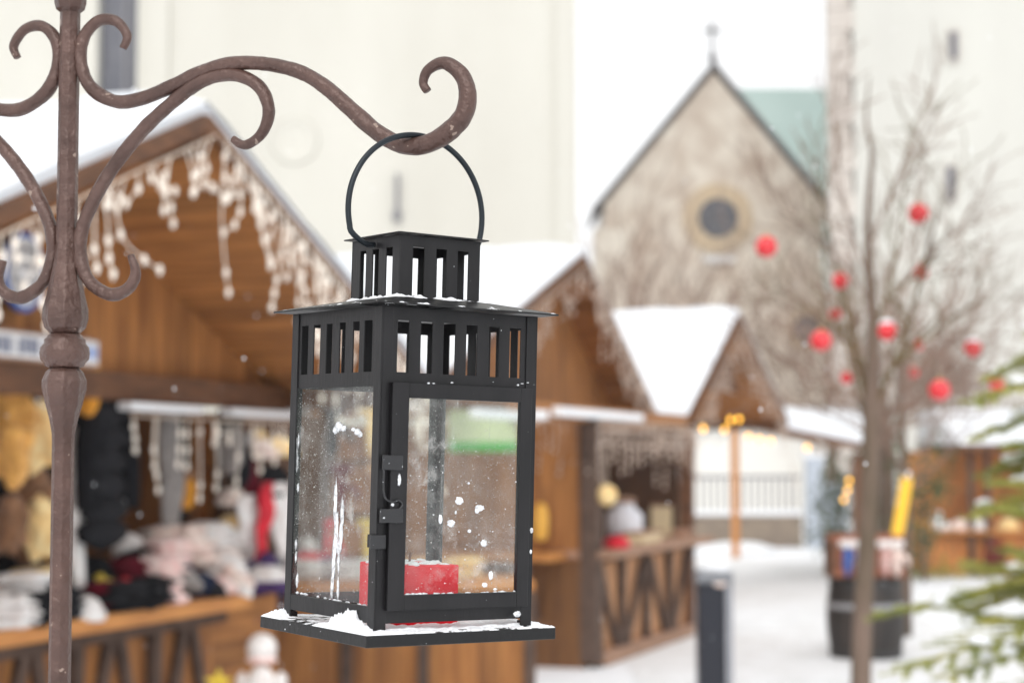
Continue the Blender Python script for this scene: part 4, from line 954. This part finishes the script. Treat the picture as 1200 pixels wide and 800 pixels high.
# bottom rails
gz0 = face(386, 703, 'L', -HX).z
for s_ in (-1, 1):
    MB().box((0, s_ * (HY - .0014), (ZB + gz0) / 2), (HX - .0014, .0012, (gz0 - ZB) / 2)).build('bottom_rail', blk, ln, bevel=.0003)
    MB().box((s_ * (HX - .0014), 0, (ZB + gz0) / 2), (.0012, HY - .0028, (gz0 - ZB) / 2)).build('bottom_rail', blk, ln, bevel=.0003)
# roof plate: low pyramid with thin overhanging rim
b = MB(); r0, r1 = .0741, .036
zr = .2262
b.grid(lambda u, v: (0, 0, 0), 1, 1) if False else None
def ringpts(hx, z): return [Vector((-hx, -hx, z)), Vector((hx, -hx, z)), Vector((hx, hx, z)), Vector((-hx, hx, z))]
rr_ = [[b.bm.verts.new(q) for q in ringpts(h_, z_)] for h_, z_ in ((r0, zr), (r0, zr + .0011), (.066, zr + .0030), (r1, .2352), (r1, .2335), (.066, zr + .0012))]
for i in range(6):
    a_, c_ = rr_[i], rr_[(i + 1) % 6]
    for k in range(4): b.bm.faces.new([a_[k], a_[(k + 1) % 4], c_[(k + 1) % 4], c_[k]])
b.build('roof_plate', M['blacktop'], ln)
# cap
KX, KZ0, KZ1 = .0332, .2345, .2785
c3R = [(face(a, 315, 'R', -KX).x, face(c, 315, 'R', -KX).x) for a, c in ((483.3, 496.7), (510.7, 522.7), (535.7, 548.3))]
c3L = [(face(a, 315, 'L', -KX).y, face(c, 315, 'L', -KX).y) for a, c in ((459.3, 451.7), (443.3, 436), (428.3, 421.7))]
zcT, zcB = face(490, 289.5, 'R', -KX).z, face(490, 347, 'R', -KX).z
zcB = max(zcB, KZ0 + .0012)
slotted('cap_panel', 3, -KX, KX, KZ0, KZ1, c3R, zcB, zcT, lambda u, z: (u, -KX, z), ln)
slotted('cap_panel', 3, -KX, KX, KZ0, KZ1, c3R, zcB, zcT, lambda u, z: (-u, KX, z), ln)
slotted('cap_panel', 3, -KX + .0007, KX - .0007, KZ0, KZ1, c3L, zcB, zcT, lambda u, z: (-KX + .0006, u, z), ln)
slotted('cap_panel', 3, -KX + .0007, KX - .0007, KZ0, KZ1, c3L, zcB, zcT, lambda u, z: (KX - .0006, -u, z), ln)
b = MB(); rr_ = [[b.bm.verts.new(q) for q in ringpts(h_, z_)] for h_, z_ in ((.0378, .2788), (.0378, .2797), (.033, .2806), (.008, .2835), (.008, .2822), (.033, .2793))]
for i in range(6):
    a_, c_ = rr_[i], rr_[(i + 1) % 6]
    for k in range(4): b.bm.faces.new([a_[k], a_[(k + 1) % 4], c_[(k + 1) % 4], c_[k]])
b.bm.faces.new(rr_[3]); b.build('cap_roof', M['blacktop'], ln)
# ring handle in the plane of the local x axis
RR = .0565; zc = .2990
pts = [(-.0345, 0.0, .2735), (-.040, 0, .2732), (-.0475, 0, .2765)]
a0 = math.asin((.2815 - zc) / RR)
for j in range(49):
    a = math.pi - a0 + (2 * a0 - math.pi) * j / 48 if False else (math.pi - a0) * (1 - j / 48) + a0 * (j / 48)
    pts.append((RR * math.cos(a), 0, zc + RR * math.sin(a)))
pts += [(.0475, 0, .2765), (.040, 0, .2732), (.0345, 0, .2735)]
MB().tube(smooth_path(pts, 2), .0021, 12).build('handle', M['wire'], ln, smooth=True)

# glass
def glass_mat(name, seed, amt=.5, streak=True):
    m = bpy.data.materials.new(name); m.use_nodes = True; nt = m.node_tree; N, L = nt.nodes, nt.links; N.remove(N['Principled BSDF'])
    out = N['Material Output']; tr = N.new('ShaderNodeBsdfTransparent'); tr.inputs[0].default_value = (.93, .96, .94, 1)
    gl = N.new('ShaderNodeBsdfGlossy'); gl.inputs['Roughness'].default_value = .03
    fr = N.new('ShaderNodeFresnel'); ge = N.new('ShaderNodeNewGeometry'); io = N.new('ShaderNodeMapRange'); io.inputs['To Min'].default_value = 1.5; io.inputs['To Max'].default_value = 1 / 1.5; L.new(ge.outputs['Backfacing'], io.inputs[0]); L.new(io.outputs[0], fr.inputs[0]); m1 = N.new('ShaderNodeMixShader'); L.new(fr.outputs[0], m1.inputs[0]); L.new(tr.outputs[0], m1.inputs[1]); L.new(gl.outputs[0], m1.inputs[2])
    di = N.new('ShaderNodeBsdfDiffuse'); di.inputs[0].default_value = (.82, .82, .8, 1); tl = N.new('ShaderNodeBsdfTranslucent'); tl.inputs[0].default_value = (.82, .82, .8, 1)
    md = N.new('ShaderNodeMixShader'); md.inputs[0].default_value = .5; L.new(di.outputs[0], md.inputs[1]); L.new(tl.outputs[0], md.inputs[2])
    tc = N.new('ShaderNodeTexCoord'); mp = N.new('ShaderNodeMapping'); mp.inputs['Location'].default_value = (seed, seed * .7, seed * .3); L.new(tc.outputs['Object'], mp.inputs[0])
    def nz(scale, det, lo, hi, v, sc_=None):
        q = N.new('ShaderNodeTexNoise'); q.inputs['Scale'].default_value = scale; q.inputs['Detail'].default_value = det; q.inputs['Roughness'].default_value = .65
        if sc_: 
            m_ = N.new('ShaderNodeMapping'); m_.inputs['Scale'].default_value = sc_; L.new(mp.outputs[0], m_.inputs[0]); L.new(m_.outputs[0], q.inputs[0])
        else: L.new(mp.outputs[0], q.inputs[0])
        r = N.new('ShaderNodeMapRange'); r.inputs['From Min'].default_value = lo; r.inputs['From Max'].default_value = hi; r.inputs['To Max'].default_value = v; L.new(q.outputs[0], r.inputs[0]); return r.outputs[0]
    def mx(a, b_, op='MAXIMUM'):
        q = N.new('ShaderNodeMath'); q.operation = op; q.use_clamp = True; L.new(a, q.inputs[0]); L.new(b_, q.inputs[1]); return q.outputs[0]
    film = nz(22, 6, .36, .8, .34 * amt)  # whitish dust film, partly standing in for pale reflection on the glass
    smear = mx(nz(70, 9, .5, .66, .8 * amt), nz(16, 4, .46, .64, 1.0), 'MULTIPLY')
    fine = nz(620, 2, .665, .7, .7)
    mid = nz(300, 3, .7, .72, .8)
    fac = mx(mx(film, smear, 'ADD'), mx(fine, mid))
    if streak: fac = mx(fac, nz(60, 4, .6, .75, .35, (3, 3, .12)))
    m2 = N.new('ShaderNodeMixShader'); L.new(fac, m2.inputs[0]); L.new(m1.outputs[0], m2.inputs[1]); L.new(md.outputs[0], m2.inputs[2]); L.new(m2.outputs[0], out.inputs[0])
    return m
GA, GB_, GC_ = glass_mat('glass_dusty', .0, .6), glass_mat('glass_smeared', 1.3, .6), glass_mat('glass_rear', 2.7, .25, False)
gt = zp0 + .001
b = MB().face([(-HX + .0036, -HY + .004, gz0 - .003), (-HX + .0036, HY - .004, gz0 - .003), (-HX + .0036, HY - .004, gt), (-HX + .0036, -HY + .004, gt)])
def pane(pts, m, parent, name='glass_pane'):
    b = MB(); b.face(pts); return b.build(name, m, parent)
pane([(-HX + .0036, -HY + .004, gz0 - .003), (-HX + .0036, HY - .004, gz0 - .003), (-HX + .0036, HY - .004, gt), (-HX + .0036, -HY + .004, gt)], GA, ln)
pane([(HX - .0036, -HY + .004, gz0 - .003), (HX - .0036, HY - .004, gz0 - .003), (HX - .0036, HY - .004, gt), (HX - .0036, -HY + .004, gt)], GC_, ln)
pane([(-HX + .004, HY - .0036, gz0 - .003), (HX - .004, HY - .0036, gz0 - .003), (HX - .004, HY - .0036, gt), (-HX + .004, HY - .0036, gt)], GC_, ln)
# door, standing proud of the right-hand face
DY = -HY - .0042
dTL, dTR, dBL = face(461, 447.5, 'R', DY), face(624, 456, 'R', DY), face(459, 715.5, 'R', DY)
gTL, gTR, gBL = face(480, 466, 'R', DY), face(610.5, 472, 'R', DY), face(475.5, 697, 'R', DY)
X0_, X1_, Z0_, Z1_ = dTL.x, min(dTR.x, HX + .001), dBL.z, dTL.z
GX0, GX1, GZ0, GZ1 = gTL.x, gTR.x, gBL.z, gTL.z
dr = empty('door', (0, 0, 0)); dr.parent = ln
def dfr(name, x0, x1, z0, z1): return MB().box(((x0 + x1) / 2, DY + .002, (z0 + z1) / 2), ((x1 - x0) / 2, .002, (z1 - z0) / 2)).build(name, blk, dr, bevel=.0004)
dfr('stile', X0_, GX0, Z0_, Z1_); dfr('stile', GX1, X1_, Z0_, Z1_)
dfr('rail', GX0, GX1, GZ1, Z1_); dfr('rail', GX0, GX1, Z0_, GZ0)
MB().box((X0_ + .0005, DY + .0043, (Z0_ + Z1_) / 2), (.0005, .0022, (Z1_ - Z0_) / 2 - .0004)).build('stile', blk, dr)
pane([(GX0 - .001, DY + .0025, GZ0 - .001), (GX1 + .001, DY + .0025, GZ0 - .001), (GX1 + .001, DY + .0025, GZ1 + .001), (GX0 - .001, DY + .0025, GZ1 + .001)], GB_, dr)
def bracket(px0, px1, py0, py1, off, th, parent, name):
    a, c = face(px0, (py0 + py1) / 2, 'R', off), face(px1, (py0 + py1) / 2, 'R', off); zt, zb = face((px0 + px1) / 2, py0, 'R', off).z, face((px0 + px1) / 2, py1, 'R', off).z
    return MB().box(((a.x + c.x) / 2, off + th / 2, (zt + zb) / 2), ((c.x - a.x) / 2, th / 2, (zt - zb) / 2)).build(name, M['latch'], parent, bevel=.0005)
bracket(449, 472.5, 533, 550.5, DY - .0016, .0016, dr, 'latch')
bracket(446, 472.5, 596, 612.5, DY - .0018, .0018, dr, 'latch')
q0 = face(451, 552, 'R', DY - .001); pts = [face(*q, 'R', DY - .0012) for q in ((450, 550), (449.5, 566), (450, 578), (453, 585), (460, 588), (466, 586), (471, 590), (468, 596), (458, 597))]
MB().tube(smooth_path(pts, 5), .0007, 8).build('latch', M['latch'], dr, smooth=True)
bracket(434.5, 453, 626.5, 643, -HY - .0022, .0020, ln, 'catch')
b = MB(); c = face(438, 634, 'R', -HY); b.box((-HX - .0010, -HY + .0035, c.z), (.0009, .0050, .0044)); b.build('catch', blk, ln, bevel=.0004)

# snow on the lantern
fm_ = mat('frost', (.88, .9, .93), .5, spec=.3, bump=.4, bscale=900); _n = fm_.node_tree; _b = _n.nodes['Principled BSDF']
_t = _n.nodes.new('ShaderNodeTexCoord'); _q = _n.nodes.new('ShaderNodeTexNoise'); _q.inputs['Scale'].default_value = 240; _q.inputs['Detail'].default_value = 4; _n.links.new(_t.outputs['Object'], _q.inputs['Vector'])
_r = _n.nodes.new('ShaderNodeMapRange'); _r.inputs['From Min'].default_value = .34; _r.inputs['From Max'].default_value = .56; _r.inputs['To Min'].default_value = .35; _r.inputs['To Max'].default_value = .97
_n.links.new(_q.outputs[0], _r.inputs[0]); _n.links.new(_r.outputs[0], _b.inputs['Alpha'])
random.seed(11); sf = M['snowfine']
b = MB()
def clump(x, y, z, r, h, n=1, sd=0): b.blob((x, y, z), (r, r * random.uniform(.7, 1.1), h), .5, 5, 3, sd)

def fbm(x, y, sd, o=4):
    v, am, f_ = 0, 1, 1
    for _ in range(o): v += am * noise.noise(Vector((x * f_ + sd, y * f_ - sd, sd))); am *= .55; f_ *= 2.1
    return v
def snowfield(x0, x1, y0, y1, nx, ny, hfn, basefn, name, parent):
    """thin snow: only the cells where the layer has thickness are kept; its rim dips just below the metal"""
    b = MB(); H = {}
    for i in range(nx + 1):
        for j in range(ny + 1):
            x, y = x0 + (x1 - x0) * i / nx, y0 + (y1 - y0) * j / ny; H[i, j] = (x, y, hfn(x, y))
    V = {}
    def v(i, j):
        if (i, j) not in V:
            x, y, h = H[i, j]; V[i, j] = b.bm.verts.new((x, y, basefn(x, y) + max(h, -.0003)))
        return V[i, j]
    for i in range(nx):
        for j in range(ny):
            if max(H[i, j][2], H[i + 1, j][2], H[i, j + 1][2], H[i + 1, j + 1][2]) > 0: b.bm.faces.new([v(i, j), v(i + 1, j), v(i + 1, j + 1), v(i, j + 1)])
    o = b.build(name, sf, parent, smooth=True); o['kind'] = 'stuff'; return o
def hb_(x, y):
    if not (abs(x) < .0758 and abs(y) < .0746): return -1
    edge = min(.0765 - abs(x), .0753 - abs(y)); taper = min(1, edge / .002)
    out_l, out_f = x < -HX + .001, y < -HY + .001
    n = fbm(x * 90, y * 90, 3.1)
    if out_l and not out_f:
        heap = math.exp(-((y + .033) / .017) ** 2) * .009 + math.exp(-((y - .064) / .008) ** 2) * .004 + math.exp(-((y + .062) / .012) ** 2) * .002
        h = heap * (1 + .5 * n + .35 * fbm(x * 400, y * 400, 1)) + .0010 * n - .0001
    elif out_f: h = .0002 + .0016 * n + .0006 * fbm(x * 500, y * 500, 2) + .0012 * math.exp(-((x + .06) / .02) ** 2)
    elif y < -.02: h = .0016 + .0014 * n
    else: h = .0002 + .001 * n
    return h * taper if h > 0 else h
snowfield(-.0765, .0765, -.0753, .0753, 210, 210, hb_, lambda x, y: .0083, 'base_snow', ln)
def rbase(x, y):
    e = .0741 - max(abs(x), abs(y))
    if e < 0: return zr
    if e < .0081: return zr + .0011 + .0019 * e / .0081
    return zr + .0030 + (.2352 - zr - .0030) * min(1, (e - .0081) / .03)
def hr_(x, y):
    e = .0741 - max(abs(x), abs(y))
    if e < .0004 or (abs(x) < KX and abs(y) < KX): return -1
    near = math.exp(-(e / .008) ** 2) * .0007 + math.exp(-((max(abs(x), abs(y)) - KX) / .006) ** 2) * .0022
    return near * (1 + fbm(x * 70, y * 70, 7)) + .0011 * fbm(x * 160, y * 160, 5) - .00115
snowfield(-.0741, .0741, -.0741, .0741, 220, 220, hr_, rbase, 'roof_dusting', ln)
# frozen snow on the panes
b = MB(); OF = -HX + .0032
def spot(px, py, rx, rz_, which, off, seed, nzv=.5, dep=.0006):
    c = face(px, py, which, off); k = 1.28 / F_PX
    if which == 'L': b.blob(c, (dep, rx * k / .6, rz_ * k), nzv * 1.3, 9, 3, seed)
    else: b.blob(c, (rx * k / .82, dep, rz_ * k), nzv * 1.4, 7, 3, seed)
for (px, py, rx, rz_) in ((393, 590, 2.2, 22), (394, 625, 2.6, 26), (391, 660, 2, 28), (389, 688, 1.6, 14), (401, 602, 2, 16), (399.5, 628, 2, 16), (397, 650, 1.2, 20), (396, 690, 1.2, 12), (397, 500, 5, 5), (393, 504, 3, 4), (403, 502, 3, 3), (419, 506, 4, 3.5), (422, 509, 3, 3), (414, 503, 2.4, 2)):
    spot(px, py, rx, rz_, 'L', OF, int(px + py))
for k in range(13): spot(347.5 + random.uniform(-1, 2.5), random.choice((random.uniform(512, 545), random.uniform(560, 690))), random.uniform(.7, 2), random.uniform(2, 9), 'L', OF, k)
for k in range(18): q_ = random.random() * 82; spot(347 + q_, 694 + q_ * .19, random.uniform(1, 4), random.uniform(.6, 1.8), 'L', OF, k)
tag(b.build('frozen_snow', fm_, ln, smooth=True), kind='stuff')
b = MB(); OF = DY + .0018
for (px, py, rx, rz_) in ((538, 586.5, 4.2, 4.2), (528.5, 613, 4.2, 4), (562, 595, 5, 3.4), (559, 598, 2.5, 3), (550, 622, 2, 2), (567, 636, 3.4, 4), (575, 674, 2.4, 5), (568, 685, 3, 2.6), (534, 600, 1, 2), (580, 690, 2, 1.5), (549, 566, 1.2, 1.4), (516, 608, 2, 5)):
    spot(px, py, rx, rz_, 'R', OF, int(px + py), .3)
for k in range(40): spot(random.uniform(480, 605), random.uniform(540, 693), random.uniform(.3, .8), random.uniform(.3, .9), 'R', OF, k, .3, .0003)
for k in range(26): t = random.random() ** 1.6; spot(477 + 129 * t, 696 - 3.5 * t, random.uniform(.8, 3.4), random.uniform(.4, 1.3), 'R', OF, k)
tag(b.build('frozen_snow', fm_, dr, smooth=True), kind='stuff')
b = MB(); OF = DY - .0006
for k in range(5): spot(random.uniform(463, 622), 448.2 + random.uniform(0, 6) * .2, random.uniform(.8, 2), random.uniform(.5, 1), 'R', OF, k, .4, .001)
for (px, py, rx, rz_) in ((606, 719, 4, 3.2), (468, 562, 1.6, 6), (623, 621, 1.5, 3), (622, 646, 1, 2.5), (607, 451, 1, 1), (460, 591, 1.4, 2)): spot(px, py, rx, rz_, 'R', OF, int(px), .4, .0008)
tag(b.build('frozen_snow', fm_, dr, smooth=True), kind='stuff')

# red candle inside
ck = empty('candle', LM @ Vector((-.006, -.012, .0086)), RM.to_euler()); tag(ck, 'square red block candle topped with snow inside the black lantern', 'candle')
hc = .0255
b = MB().box((0, 0, .0208), (hc, hc, .0208)); b.build('wax', M['red'], ck, bevel=.0012)
b = MB(); random.seed(3)
for k in range(40): b.blob((random.uniform(-hc, hc) * .9, random.uniform(-hc, hc) * .9, .0416), (.004, .004, random.uniform(.0008, .0018)), .4, 5, 2, k)
b.build('snow_layer', sf, ck, smooth=True); MB().tube([(0, 0, .041), (.001, 0, .049)], .0008, 6).build('wick', M['beam'], ck)

# falling flakes
random.seed(77); b = MB()
for k in range(260):
    Y = random.uniform(2.4, 9); px, py = random.uniform(-60, 1260), random.uniform(-60, 860); c = P(px, py, Y); r = random.uniform(.0012, .0028)
    b.blob(c, (r, r, r * random.uniform(.7, 1.2)), .3, 3, 1, k)
tag(b.build('falling_snow', sf), kind='stuff')
